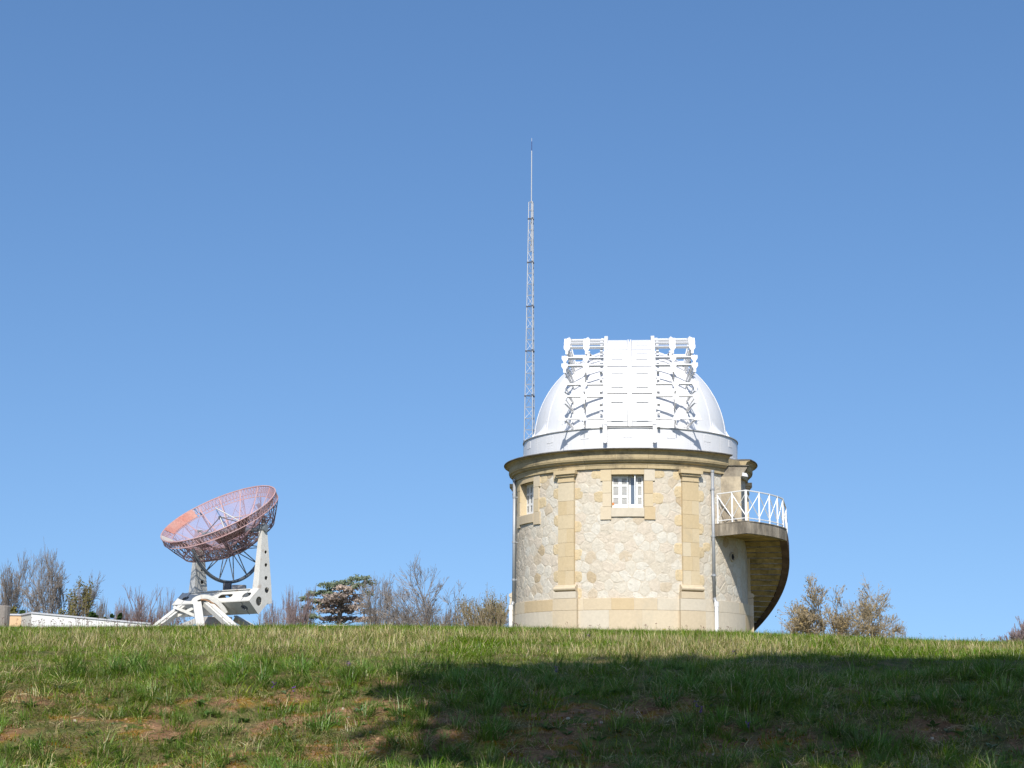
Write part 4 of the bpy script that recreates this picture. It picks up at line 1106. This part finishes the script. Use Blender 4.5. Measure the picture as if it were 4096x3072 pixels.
# ------------------------------------------------------------------ trees
def cards(mb, c, n, rad, size, rnd, flat=1.0):
    for _ in range(n):
        v = Vector((rnd.gauss(0,1), rnd.gauss(0,1), rnd.gauss(0,1)*flat)); 
        if v.length > 2.2: v *= 2.2/v.length
        p_ = c + v*rad*.5; u_ = Vector((rnd.gauss(0,1), rnd.gauss(0,1), rnd.gauss(0,1)*.8)).normalized(); w_ = u_.orthogonal().normalized()
        s = size*rnd.uniform(.6,1.3); w_ = w_*s*.45; u_ = u_*s
        o = len(mb.v); mb.v += [tuple(p_-u_*.5), tuple(p_-w_), tuple(p_+u_*.5), tuple(p_+w_)]; mb.f.append((o, o+1, o+2, o+3))
def bare_tree(base, height, width, rnd, stems=1, levels=5, tw=.021, spread=.55, upw=.35, kids=(3,4), trunk_h=.22):
    thick = MB(); fine = MB(); tips = []
    def seg(p_, d, L_, r_, lev):
        # one limb as 3 bending pieces, carrying side shoots
        pts_ = [p_]; dirs = [d]; q_ = p_.copy(); dd = d.copy()
        for i in range(3):
            dd = (dd + Vector((rnd.gauss(0,.13), rnd.gauss(0,.13), rnd.gauss(0,.08)+upw*.12))).normalized()
            q_ = q_ + dd*(L_/3); pts_.append(q_.copy()); dirs.append(dd.copy())
        tgt = thick if lev <= 1 else fine
        for i in range(3):
            ra_ = r_*(1-.22*i); rb_ = r_*(1-.22*(i+1)); tgt.tube(pts_[i], pts_[i+1], max(ra_, tw*.5), max(rb_, tw*.45), 5 if lev == 0 else (4 if lev == 1 else 3), cap=False)
        if lev >= levels: tips.append(pts_[-1]); tips.append(pts_[2]); return
        n_ = rnd.randint(*kids) + (1 if lev == 1 else 0)
        for i in range(n_):
            f_ = rnd.uniform(.35, 1.0) if i else 1.0
            k_ = min(2, int(f_*3)); st = pts_[k_].lerp(pts_[k_+1], f_*3-k_) if f_ < 1 else pts_[3]
            sp = spread*(rnd.uniform(.6,1.3) if i else rnd.uniform(.1,.5))
            sd = dirs[-1].orthogonal().normalized(); sd = Matrix.Rotation(rnd.uniform(0, 2*PI), 3, dirs[-1]) @ sd
            nd = (dirs[-1]*math.cos(sp)+sd*math.sin(sp)+Vector((0,0,upw*.35))).normalized()
            seg(st, nd, L_*rnd.uniform(.58,.82), r_*(.62 if i else .72)*rnd.uniform(.8,1.05), lev+1)
    for s_ in range(stems):
        ang = 2*PI*s_/stems+rnd.uniform(-.4,.4); tilt = rnd.uniform(.12,.4) if stems > 1 else rnd.uniform(0,.08)
        d = Vector((math.sin(tilt)*math.cos(ang), math.sin(tilt)*math.sin(ang), math.cos(tilt)))
        p0 = Vector((.25*math.cos(ang), .25*math.sin(ang), 0)) if stems > 1 else Vector((0,0,0))
        seg(p0, d, height*trunk_h*rnd.uniform(.9,1.15), height*.020*(1 if stems == 1 else .75), 0)
    # fit to the asked size
    allv = fine.v+thick.v; zmax = sorted(v[2] for v in allv)[int(len(allv)*.9985)]; xm = sorted(abs(v[0]) for v in allv)[int(len(allv)*.97)]
    sz_ = height/zmax; mx_ = sum(v[0] for v in fine.v)/len(fine.v); my_ = sum(v[1] for v in fine.v)/len(fine.v)
    for mb in (thick, fine): mb.v = [(x-mx_*min(1, 1.4*z_/zmax), y-my_*min(1, 1.4*z_/zmax), z_) for x, y, z_ in mb.v]
    tips = [Vector((t.x-mx_*min(1, 1.4*t.z/zmax), t.y-my_*min(1, 1.4*t.z/zmax), t.z)) for t in tips]
    xm = sorted(abs(v[0]) for v in fine.v)[int(len(fine.v)*.945)]; sx_ = (width/2)/xm
    for mb in (thick, fine): mb.v = [(x*sx_, y*sx_, z_*sz_) for x, y, z_ in mb.v]
    return thick, fine, [Vector((t.x*sx_, t.y*sx_, t.z*sz_)) for t in tips]
GR = 4.0
def plant_bare(px, ytop, d, wpx, label, seed, group='bare trees beyond the meadow', stems=1, bark='bark', twig='twig', buds=None, nb=1, bsize=.12, bp=.4, name='bare_tree', cat='tree', **k):
    rnd = random.Random(seed); tp = P(px, ytop, d); b0 = Vector((tp.x, d, GR)); h = tp.z-GR; wd = wpx/FPX*d
    th, fi, tips = bare_tree(b0, h, wd, rnd, stems=stems, **k)
    t = empty(name, b0, 0, label=label, cat=cat, group=group)
    obj('trunk', th, M[bark], t); obj('crown', fi, M[twig], t)
    if buds:
        q = MB()
        for c in tips:
            if rnd.random() < bp: cards(q, c, nb, .25, bsize, rnd)
        obj('buds', q, M[buds], t)
plant_bare(70, 2205, 125, 230, 'large bare tree with upright twigs behind the wooden post at left edge', 1, levels=6, stems=3, spread=.55, upw=.2, kids=(2,4), trunk_h=.24)
plant_bare(-70, 2290, 130, 170, 'bare tree cut off by the left edge of the picture', 2, levels=6, stems=2, kids=(2,4), upw=.2)
plant_bare(255, 2210, 120, 250, 'tall bare tree with wide open crown behind the long white wall', 3, levels=6, stems=3, spread=.55, upw=.18, kids=(2,4), trunk_h=.24)
plant_bare(335, 2318, 118, 62, 'slender tree with young olive leaves behind the white wall', 4, levels=5, stems=3, spread=.35, twig='twig_tan', buds='leaf_olive', nb=2, bsize=.13, kids=(2,3), bp=.6)
plant_bare(285, 2372, 119, 70, 'small bush-like tree with young leaves between two taller bare trees', 41, levels=4, stems=4, spread=.4, twig='twig_tan', buds='leaf_olive', nb=2, bsize=.16)
plant_bare(395, 2385, 124, 70, 'thin low bare tree at the right end of the left tree group', 42, levels=4, stems=3, spread=.4)
plant_bare(570, 2345, 135, 150, 'reddish bare thicket left of the dish mount with one tall leader', 5, levels=5, stems=6, spread=.4, twig='twig_red', upw=.3, kids=(2,3))
plant_bare(665, 2352, 132, 90, 'reddish bare young tree directly behind the splayed legs of the mount', 6, levels=5, stems=4, spread=.42, twig='twig_red', upw=.3, kids=(2,3))
plant_bare(495, 2400, 138, 110, 'low reddish thicket rising just behind the far end of the white wall', 7, levels=4, stems=6, spread=.45, twig='twig_red', upw=.3)
plant_bare(1120, 2375, 140, 120, 'low sparse bare tree just right of the dish mount', 8, levels=5, stems=4, spread=.5, twig='twig_red', kids=(2,3))
plant_bare(1195, 2345, 145, 90, 'thin bare tree at the left foot of the cedar', 81, levels=4, stems=4, spread=.4, twig='twig_red')
plant_bare(1525, 2298, 142, 150, 'leaning bare tree between the cedar and the big round bare tree', 9, levels=6, stems=2, spread=.6, kids=(2,4), upw=.12, trunk_h=.27)
plant_bare(1695, 2238, 135, 325, 'biggest round-crowned bare tree between the cedar and the tower', 10, levels=6, stems=4, spread=.62, upw=.12, kids=(2,4), trunk_h=.27)
plant_bare(1950, 2375, 128, 170, 'pale leafing willow bush close to the left side of the tower', 12, levels=5, stems=7, spread=.42, twig='twig_tan', buds='leaf_olive', nb=1, bsize=.10, kids=(2,4), upw=.3)
plant_bare(1845, 2440, 140, 140, 'low grey bare scrub left of the willow bush', 13, levels=4, stems=6, spread=.6)
plant_bare(3262, 2316, 110, 290, 'budding tan tree right of the curved staircase', 14, levels=6, stems=4, spread=.5, kids=(2,4), upw=.15, bark='bark_yellow', twig='twig_tan', buds='leaf_tan', nb=1, bsize=.12, bp=.22)
plant_bare(3475, 2326, 112, 240, 'budding tree with side limb reaching right over the empty grass', 15, levels=6, stems=3, spread=.6, kids=(2,4), upw=.1, trunk_h=.26, bark='bark_yellow', twig='twig_tan', buds='leaf_tan', nb=1, bsize=.11, bp=.14)
plant_bare(4085, 2480, 130, 120, 'reddish bare bush cut off by the right edge', 16, levels=5, stems=5, spread=.4, twig='twig_red')
# dark green bushes behind the wall
def bush(px, ytop, d, wpx, label, seed, m_='leaf_dark'):
    rnd = random.Random(seed); tp = P(px, ytop, d); h = tp.z-GR; wd = wpx/FPX*d
    t = empty('evergreen_bush', (tp.x, d, GR), 0, label=label, cat='bush', group='dark green bushes behind the white wall')
    st = MB(); st.tube((0,0,0), (0,0,h*.8), .08, .03, 5); obj('stem', st, M['bark'], t)
    q = MB()
    for i in range(26):
        f_ = rnd.random(); c = Vector((rnd.uniform(-1,1)*wd*.45*(1-f_*.6), rnd.uniform(-1,1)*wd*.4, h*(.12+.84*f_))); cards(q, c, 26, wd*.3, .22, rnd)
    obj('foliage', q, M[m_], t)
bush(68, 2418, 108, 60, 'olive green bush right beside the wooden post', 1, 'leaf_olive'); bush(92, 2440, 107, 30, 'small dark bush above the corner of the white building', 2)
bush(368, 2444, 112, 40, 'dark evergreen bush above the middle of the white wall', 3); bush(421, 2438, 112, 26, 'narrow upright evergreen, left one of the closely spaced trio', 4)
bush(448, 2452, 113, 26, 'lower middle evergreen of the closely spaced trio', 5); bush(481, 2445, 112, 18, 'rightmost thin evergreen of the closely spaced trio', 6)
# low bare scrub that reads as one mass along the far field edge
q = MB(); rnd = random.Random(77)
for (p0_, p1_, yt0, yt1, n_, dd_) in ((380,740,2462,2432,260,150),(1030,1260,2452,2440,170,152),(1450,1640,2450,2455,120,150),(1560,2045,2462,2452,330,153),(150,400,2462,2455,120,150),(3120,3620,2500,2505,220,128)):
    for i in range(n_):
        px = rnd.uniform(p0_, p1_); f_ = (px-p0_)/(p1_-p0_); yt = yt0+(yt1-yt0)*f_+rnd.gauss(0,12); t_ = P(px, yt, dd_+rnd.uniform(-3,3)); b_ = Vector((t_.x+rnd.gauss(0,.35), t_.y, 4.0)); m_ = b_.lerp(t_, .6)+Vector((rnd.gauss(0,.15),0,0))
        q.tube(b_, m_, .028, .018, 3, cap=False); q.tube(m_, t_, .018, .008, 3, cap=False)
        for j in range(5):
            a_ = m_.lerp(t_, rnd.uniform(-.5,.9)); q.tube(a_, a_+Vector((rnd.gauss(0,.28), rnd.gauss(0,.2), rnd.uniform(.2,.65))), .012, .006, 3, cap=False)
obj('bare_scrub', q, M['twig'], kind='stuff', label='low leafless scrub along the far edge of the meadow')
# cedar
rnd = random.Random(33); dC = 150; tp = P(1435, 2305, dC); cb = Vector((P(1350, 2500, dC).x, dC, GR)); hC = tp.z-GR; ppm = FPX/dC
ced = empty('cedar_tree', cb, 0, label='broad flat-topped cedar with green top and dry pinkish lower tiers', cat='tree')
q = MB(); q.tube((0,0,0), (.2,0,hC*.72), .35, .2, 8); q.tube((.2,0,hC*.72), (1.6,0,hC*.93), .18, .08, 6)
gm, dm, bm_ = MB(), MB(), MB()
tiers = [(1435,2312,80,0),(1375,2330,90,0),(1470,2328,45,0),(1300,2335,50,0),(1290,2362,75,0),(1240,2368,40,0),(1350,2345,80,0),(1450,2345,50,0),(1330,2372,100,0),(1225,2395,45,0),(1270,2400,60,0),(1375,2355,55,1),(1400,2375,60,1),(1425,2385,40,1),(1230,2425,45,0),
         (1410,2400,60,1),(1440,2420,55,1),(1390,2420,50,1),(1300,2420,60,1),(1350,2400,60,2),(1470,2440,50,1),(1300,2400,40,2),(1360,2440,90,2),(1250,2465,60,0),(1320,2470,90,2),(1400,2470,90,2),(1460,2475,60,2),(1190,2480,70,2),(1420,2350,30,2),(1475,2370,25,0),(1345,2470,60,1),(1480,2470,60,1),(1310,2440,90,2),(1400,2430,70,2),(1350,2385,90,2),(1330,2410,70,1)]
for (px, py, wpx, kind_) in tiers:
    c = P(px, py, dC)-cb; c.y = rnd.uniform(-1.5,1.5); wd = wpx/ppm
    tgt = (gm, dm, bm_)[kind_]
    q.tube((.2*c.z/hC, 0, max(1.0, c.z-.7)), tuple(c), .05, .02, 4)
    for i in range(max(14, int(wd*24))):
        o = Vector((rnd.uniform(-.5,.5)*wd, rnd.uniform(-.9,.9)*wd*.6, rnd.gauss(0,.10))); o.z -= .12*abs(o.x)*2/wd
        cards(tgt, c+o, 8, .32, .19, rnd, .3)
obj('trunk', q, M['bark'], ced); obj('green_foliage', gm, M['cedar_green'], ced); obj('dry_foliage', dm, M['cedar_dead'], ced); obj('brown_foliage', bm_, M['cedar_brown'], ced)

# shade trees standing beside and behind the photographer
def shade_tree(bx, by, cx, cy, cz, rx, ry, rz_, n, label, seed):
    rnd = random.Random(seed); t = empty('shade_tree', (bx, by, gz(bx, by)), 0, label=label, cat='tree', group='evergreen oaks shading the bank')
    b0 = Vector((bx, by, gz(bx, by))); c0_ = Vector((cx, cy, cz))-b0
    q = MB(); q.tube((0,0,-.2), c0_*.7, .38, .22, 10)
    for i in range(14):
        e_ = Vector((rnd.uniform(-1,1)*rx*.8, rnd.uniform(-1,1)*ry*.8, rnd.uniform(-.5,.9)*rz_*.8)); q.tube(c0_*.7, c0_+e_, .12, .03, 5)
    obj('trunk', q, M['bark'], t)
    q = MB()
    for i in range(n):
        v = Vector((rnd.gauss(0,1), rnd.gauss(0,1), rnd.gauss(0,1))).normalized()*rnd.random()**.42
        c = c0_+Vector((v.x*rx, v.y*ry, v.z*rz_))
        if noise.noise((c.x*.55+seed, c.y*.55, c.z*.55)) < -.28+.75*(1-sstep(-.7, .25, v.y)): continue
        cards(q, c, 9, .9, .36, rnd)
    obj('crown', q, M['leaf_dark'], t)
k_ = math.cos(R(43)); 
def crown_over(gx, gy, hgt):
    gz_ = gz(gx, gy); return gx+SUN.x/SUN.z*hgt, gy+SUN.y/SUN.z*hgt, gz_+hgt
cx, cy, cz = crown_over(2.75, 13.6, 11.5); shade_tree(4.2, 1.0, cx, cy, cz, 3.4, 2.9, 2.2, 1500, 'leafy evergreen oak beside the viewer, outside the picture, nearest right', 5)
cx, cy, cz = crown_over(6.6, 13.9, 12); shade_tree(7.5, 1.5, cx, cy, cz, 3.6, 3.0, 2.4, 1700, 'leafy evergreen oak outside the picture, further right', 6)

# ------------------------------------------------------------------ grass
tuftcol = bpy.data.collections.new('tuft_shapes')
def blade(V, F, Cc, base, d, bend, L_, w_, col, segs=3):
    # tapered bent strip
    up = Vector((0,0,1)); p_ = Vector(base); dirv = (up + Vector((d[0], d[1], 0))*.25).normalized()
    side = Vector((-d[1], d[0], 0)); 
    if side.length < 1e-4: side = Vector((1,0,0))
    side.normalize(); o = len(V)
    for i in range(segs+1):
        f_ = i/segs; wd = w_*(1-f_**1.6)*.5 + .0004
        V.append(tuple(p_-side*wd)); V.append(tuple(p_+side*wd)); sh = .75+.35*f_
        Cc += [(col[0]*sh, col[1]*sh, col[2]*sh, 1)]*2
        dirv = (dirv + Vector((d[0], d[1], 0))*bend - up*bend*.55).normalized()
        p_ = p_ + dirv*(L_/segs)
    for i in range(segs): F.append((o+2*i, o+2*i+1, o+2*i+3, o+2*i+2))
GREENS = [(.145,.215,.028), (.17,.245,.038), (.11,.18,.028), (.22,.265,.055), (.125,.20,.035)]
STRAW = [(.42,.37,.21), (.52,.46,.30), (.36,.30,.15), (.47,.39,.22), (.33,.31,.14)]
def tuft(name, n, rad, L0, L1, bend, w_, pstraw, seed, greens=GREENS, lean=.8, segs=3):
    r_ = random.Random(seed); V, F, Cc = [], [], []
    for i in range(n):
        a_ = r_.uniform(0, 2*PI); q_ = rad*math.sqrt(r_.random()); st = r_.random() < pstraw
        col = r_.choice(STRAW if st else greens); k_ = r_.uniform(.8,1.2); col = tuple(c*k_ for c in col)
        da = a_ + r_.gauss(0,.7); m_ = lean*r_.uniform(.2,1.2)
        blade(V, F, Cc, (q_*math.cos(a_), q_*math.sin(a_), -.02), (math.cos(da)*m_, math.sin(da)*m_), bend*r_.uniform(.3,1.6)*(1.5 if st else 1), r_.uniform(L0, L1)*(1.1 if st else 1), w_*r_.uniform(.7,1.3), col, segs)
    me = bpy.data.meshes.new(name); me.from_pydata(V, [], F); ca = me.color_attributes.new('tint', 'FLOAT_COLOR', 'POINT')
    ca.data.foreach_set('color', [x for c in Cc for x in c]); me.materials.append(M['blades'])
    o = bpy.data.objects.new(name, me); tuftcol.objects.link(o); return o
def weed(name, seed, col=(.09,.15,.05), n=9, L_=.10):
    r_ = random.Random(seed); V, F, Cc = [], [], []
    for i in range(n):
        a_ = 2*PI*i/n+r_.uniform(-.3,.3); d = Vector((math.cos(a_), math.sin(a_), 0)); s = Vector((-d.y, d.x, 0)); l_ = L_*r_.uniform(.6,1.2); w_ = l_*.26
        o = len(V); h_ = r_.uniform(.2,.9)*l_
        pts_ = [Vector((0,0,0)), d*l_*.4+s*w_+Vector((0,0,h_*.55)), d*l_*.45+Vector((0,0,h_*.45)), d*l_*.4-s*w_+Vector((0,0,h_*.55)), d*l_+Vector((0,0,h_*.7))]
        V += [tuple(v) for v in pts_]; F += [(o,o+2,o+1), (o,o+3,o+2), (o+1,o+2,o+4), (o+2,o+3,o+4)]; k_ = r_.uniform(.8,1.2); Cc += [(col[0]*k_, col[1]*k_, col[2]*k_, 1)]*5
    me = bpy.data.meshes.new(name); me.from_pydata(V, [], F); ca = me.color_attributes.new('tint', 'FLOAT_COLOR', 'POINT')
    ca.data.foreach_set('color', [x for c in Cc for x in c]); me.materials.append(M['blades'])
    o = bpy.data.objects.new(name, me); tuftcol.objects.link(o)
names = []
def reg(o_name): names.append(o_name); return o_name
LUSH = [(.12,.20,.028), (.14,.22,.035), (.10,.175,.028)]
BLUEG = [(.12,.19,.045), (.145,.215,.06), (.10,.165,.04)]
tuft(reg('tuft_a_lush'), 36, .16, .06, .20, .38, .006, .08, 1, GREENS, 1.3)
tuft(reg('tuft_b_lush_fine'), 42, .16, .05, .17, .5, .0045, .14, 2, GREENS, 1.5)
tuft(reg('tuft_c_straw'), 34, .15, .08, .21, .45, .0055, .62, 3, GREENS, 1.3)
tuft(reg('tuft_d_straw_bent'), 30, .15, .10, .20, .55, .006, .85, 4)
tuft(reg('tuft_e_short'), 34, .12, .04, .09, .3, .005, .15, 5, BLUEG)
tuft(reg('tuft_f_clump'), 85, .055, .13, .24, .34, .005, .07, 6, BLUEG, 1.1, 4)
tuft(reg('tuft_g_clump_thin'), 55, .045, .10, .19, .42, .0045, .18, 7, BLUEG, 1.2, 4)
tuft(reg('tuft_h_mat'), 30, .10, .06, .14, .7, .004, .95, 8, GREENS, 1.6)
tuft(reg('tuft_i_bright'), 36, .14, .06, .16, .3, .006, .02, 9, LUSH, 1.2)
weed(reg('tuft_j_weed'), 10); weed(reg('tuft_k_weed_pale'), 11, (.16,.21,.12), 7, .08)
tuft(reg('tuft_l_moss'), 40, .09, .012, .03, .6, .006, .0, 12, [(.27,.17,.025),(.15,.15,.02),(.32,.17,.03),(.22,.10,.03)], 1.5, 2)
tuft(reg('tuft_m_tall_straw'), 7, .08, .22, .36, .3, .0045, .85, 13, GREENS, .6, 5)
IDX = {n[5]: i for i, n in enumerate(sorted(names))}
rg = random.Random(99)
pv, prot, pscl, pidx = [], [], [], []
def put(x, y, key, s, tilt=.15):
    pv.append((x, y, gz(x, y)-.005)); prot.extend((rg.gauss(0, tilt), rg.gauss(0, tilt), rg.uniform(0, 2*PI))); pscl.append(s); pidx.append(IDX[key])
def sample(d0, d1, dens):
    """uniform points over the slice of meadow between two distances, a little wider than the picture"""
    A0 = .345
    area = ((A0*d0+1.2)+(A0*d1+1.2))*(d1-d0); n_ = int(area*dens)
    for _ in range(n_):
        y = rg.uniform(d0, d1); h_ = A0*y+1.2; x = rg.uniform(-h_, h_)
        if rg.random() > h_/(A0*d1+1.2)+.02: continue
        yield x, y
# sward above the bank
for d0, d1, dens in ((13.0, 20, 120), (20, 26, 85), (26, 34, 60), (34, 48, 16), (48, 60, 12)):
    for x, y in sample(d0, d1, dens):
        if (x-TX)**2+(y-TY)**2 < 4.7**2: continue
        bz = bare(x, y)
        if rg.random() < bz*1.15: continue
        n1 = noise.noise((x*.33, y*.22, 5.0)) + .6*noise.noise((x*1.1, y*.8, 8.0))
        az = x/y
        straw = sstep(16, 18.5, y)*(1-sstep(23, 28.5, y))*(.75+.25*sstep(-.3, -.2, az))
        ps = straw*(.30+1.15*n1 + (.2 if 18 < y < 25 else 0) + .28*math.exp(-((az+.12)/.09)**2) + .22*math.exp(-((az-.09)/.05)**2)) + .09
        r_ = rg.random()
        if r_ < ps*.62: key = 'c'
        elif r_ < ps: key = 'd'
        elif y > 32: key = rg.choice('aiib')
        elif y < 17: key = rg.choice('aabbegf' if y < 15.5 else 'aabbe')
        else: key = rg.choice('aabi')
        put(x, y, key, rg.uniform(.6, 1.15)*(1 + .45*noise.noise((x*1.1, y*.8, 2.2)))*lerp_tab([(13,.5),(17,.62),(20,.82),(24,.95)], y))
for x, y in sample(17, 26, 2.6): put(x, y, 'm', rg.uniform(.7,1.1))
# bank: separate clumps, moss, mats and weeds on open soil
for x, y in sample(10.3, 15.6, 42):
    k_ = noise.noise((x*1.3, y*1.6, 30))
    if rg.random() < .48+.8*k_: put(x, y, 'f' if rg.random() < .55 else 'g', rg.uniform(.45, 1.15))
for x, y in sample(10.3, 15.2, 120):
    if rg.random() < .95-.75*bare(x, y): put(x, y, rg.choice('eebh'), rg.uniform(.6,1.1))
for x, y in sample(10.3, 16.0, 110):
    if noise.noise((x*1.1, y*1.4, 60)) > -.12: put(x, y, 'h', rg.uniform(.5,1.1), .3)
for x, y in sample(10.3, 15.2, 85):
    if noise.noise((x*.9, y*1.1, 80)) > .05: put(x, y, 'l', rg.uniform(.7,1.5), .1)
for x, y in sample(10.3, 14.8, 9): put(x, y, rg.choice('jjk'), rg.uniform(.35,.85))
gm_ = bpy.data.meshes.new('meadow_grass'); gm_.from_pydata(pv, [], [])
a1 = gm_.attributes.new('turn', 'FLOAT_VECTOR', 'POINT'); a1.data.foreach_set('vector', prot)
a2 = gm_.attributes.new('size', 'FLOAT', 'POINT'); a2.data.foreach_set('value', pscl)
a3 = gm_.attributes.new('shape', 'INT', 'POINT'); a3.data.foreach_set('value', pidx)
ng = bpy.data.node_groups.new('scatter_tufts', 'GeometryNodeTree')
ng.interface.new_socket('Geometry', in_out='INPUT', socket_type='NodeSocketGeometry'); ng.interface.new_socket('Geometry', in_out='OUTPUT', socket_type='NodeSocketGeometry')
gi = ng.nodes.new('NodeGroupInput'); go = ng.nodes.new('NodeGroupOutput'); ci = ng.nodes.new('GeometryNodeCollectionInfo'); ip = ng.nodes.new('GeometryNodeInstanceOnPoints')
ci.inputs['Collection'].default_value = tuftcol; ci.inputs['Separate Children'].default_value = True; ci.inputs['Reset Children'].default_value = True
def na_(nm, dt):
    n_ = ng.nodes.new('GeometryNodeInputNamedAttribute'); n_.data_type = dt; n_.inputs['Name'].default_value = nm; return n_.outputs['Attribute']
e2r = ng.nodes.new('FunctionNodeEulerToRotation')
ng.links.new(na_('turn', 'FLOAT_VECTOR'), e2r.inputs[0]); ng.links.new(e2r.outputs[0], ip.inputs['Rotation'])
ng.links.new(na_('size', 'FLOAT'), ip.inputs['Scale']); ng.links.new(na_('shape', 'INT'), ip.inputs['Instance Index'])
ip.inputs['Pick Instance'].default_value = True
ng.links.new(gi.outputs[0], ip.inputs['Points']); ng.links.new(ci.outputs[0], ip.inputs['Instance']); ng.links.new(ip.outputs[0], go.inputs[0])
gob = link('meadow_grass', gm_, M['blades'], kind='stuff', label='mixed green and straw coloured meadow grass over the bank and crest')
md = gob.modifiers.new('scatter', 'NODES'); md.node_group = ng
print('tufts', len(pv))
# pebbles on the open soil
q = MB(); rp = random.Random(8)
for x, y in sample(10.4, 14.6, 5):
    if bare(x, y) < .3: continue
    s = rp.uniform(.006,.018); z_ = gz(x, y); n_ = 5; tw = rp.random()*6
    q.add([(x+s*math.cos(tw+2*PI*i/n_)*rp.uniform(.7,1.2), y+s*math.sin(tw+2*PI*i/n_), z_-.005) for i in range(n_)] + [(x+s*.6*math.cos(tw+2*PI*i/n_), y+s*.6*math.sin(tw+2*PI*i/n_), z_+s*.7) for i in range(n_)],
          [(i, (i+1) % n_, n_+(i+1) % n_, n_+i) for i in range(n_)] + [tuple(range(n_, 2*n_))])
obj('pebbles', q, mat('pale_pebble', (.38,.33,.26), .9, .1, var=.2, scale=5), kind='stuff', label='scattered pale pebbles on the bare soil of the bank')
# crumbly clods on the open soil
q = MB(); rp = random.Random(18)
for x, y in sample(10.4, 14.8, 160):
    if bare(x, y) < .22: continue
    s = rp.uniform(.006,.024); z_ = gz(x, y); n_ = 4; tw = rp.random()*6
    q.add([(x+s*math.cos(tw+2*PI*i/n_)*rp.uniform(.7,1.2), y+s*math.sin(tw+2*PI*i/n_)*rp.uniform(.7,1.2), z_-.004) for i in range(n_)] + [(x+rp.uniform(-.3,.3)*s, y+rp.uniform(-.3,.3)*s, z_+s*rp.uniform(.4,.9))],
          [(i, (i+1) % n_, n_) for i in range(n_)])
obj('soil_clods', q, mat('reddish_soil_clods', (.22,.125,.068), .95, .1, var=.35, scale=9, c2=(.30,.20,.115)), kind='stuff', label='crumbly reddish soil clods in the open patches of the bank')
# brown dry flower heads on thin stalks along the crest
q = MB(); rp = random.Random(14)
for i in range(200):
    px = rp.choice([rp.uniform(0, 900), rp.uniform(0, 4096), rp.uniform(0, 700)]); d = rp.uniform(26, 33); az = (px-2048)/6925; x = az*d; z_ = gz(x, d)
    h_ = rp.uniform(.14, .27 if px < 900 else .22); lean = Vector((rp.uniform(-.06,.06), rp.uniform(-.05,.05), 0)); b0 = Vector((x, d, z_)); t_ = b0+lean+Vector((0,0,h_))
    q.tube(b0, t_, .0022, .0018, 3, cap=False)
    for j in range(rp.randint(2, 5)):
        c = t_+Vector((rp.uniform(-.022,.022), rp.uniform(-.015,.015), rp.uniform(-.012,.012))); s = rp.uniform(.005,.010)
        q.add([c+Vector((-s,0,0)), c+Vector((0,-s,0)), c+Vector((s,0,0)), c+Vector((0,s,0)), c+Vector((0,0,s*.8)), c+Vector((0,0,-s*.8))], [(0,1,4),(1,2,4),(2,3,4),(3,0,4),(1,0,5),(2,1,5),(3,2,5),(0,3,5)])
obj('dry_flower_heads', q, mat('dry_brown_heads', (.15,.07,.05), .9, .1, var=.3, scale=9), kind='stuff', label='thin brown dry flower heads standing above the crest')
# orchids and buttercups
def flower(px, py, d, colr, nm, label, cat='flower'):
    p_ = P(px, py, d); z_ = gz(p_.x, d); t = empty(nm, (p_.x, d, z_), 0, label=label, cat=cat, group=None)
    h_ = .17 if nm == 'orchid' else .12
    q = MB(); q.tube((0,0,0), (.01,0,h_), .004, .003, 4); obj('stem', q, M['leaf_olive'], t)
    q = MB(); rr_ = random.Random(int(px))
    for j in range(16 if nm == 'orchid' else 6):
        c = Vector((rr_.uniform(-.014,.014), rr_.uniform(-.014,.014), h_-.045*rr_.random() if nm == 'orchid' else h_)); s = .013
        a_ = rr_.uniform(0, 6); q.add([c, c+Vector((math.cos(a_)*s, math.sin(a_)*s, s*.5)), c+Vector((math.cos(a_+1)*s, math.sin(a_+1)*s, -s*.2))], [(0,1,2)])
    obj('petals', q, colr, t)
PUR = leafmat('purple_petals', (.17,.06,.30), .2); YEL = leafmat('yellow_petals', (.75,.60,.03), .1)
def dist_for(px, py):
    best = None; d = 12.0
    while d < 31:
        v = ray(px, py); p_ = CAM+v*(d/v.y)
        e_ = abs(p_.z-.15-gz(p_.x, d))
        if best is None or e_ < best[0]: best = (e_, d)
        d += .1
    return best[1]
for px, py, lb in ((2354, 2540, 'small purple orchid in sunlit grass below the left window of the tower'), (2228, 2675, 'purple orchid just inside the shadow edge, left of centre'),
                   (2787, 2818, 'taller purple orchid of the pair in the deep shade'), (2806, 2842, 'lower purple orchid of the pair in the deep shade'), (2994, 2893, 'single purple orchid in shade above the lit patch'),
                   (2937, 2607, 'purple orchid at the shadow edge below the right pilaster'), (1095, 2732, 'small purple orchid in open sun at the left'), (1178, 2755, 'purple orchid left of the shaded grass'), (1395, 2648, 'purple orchid in green grass below the bare trees')):
    flower(px, py, dist_for(px, py), PUR, 'orchid', lb)
flower(2655, 2530, 29, YEL, 'buttercup', 'yellow buttercup in front of the tower plinth, left of two'); flower(2660, 2526, 29.3, YEL, 'buttercup', 'yellow buttercup in front of the tower plinth, right of two')
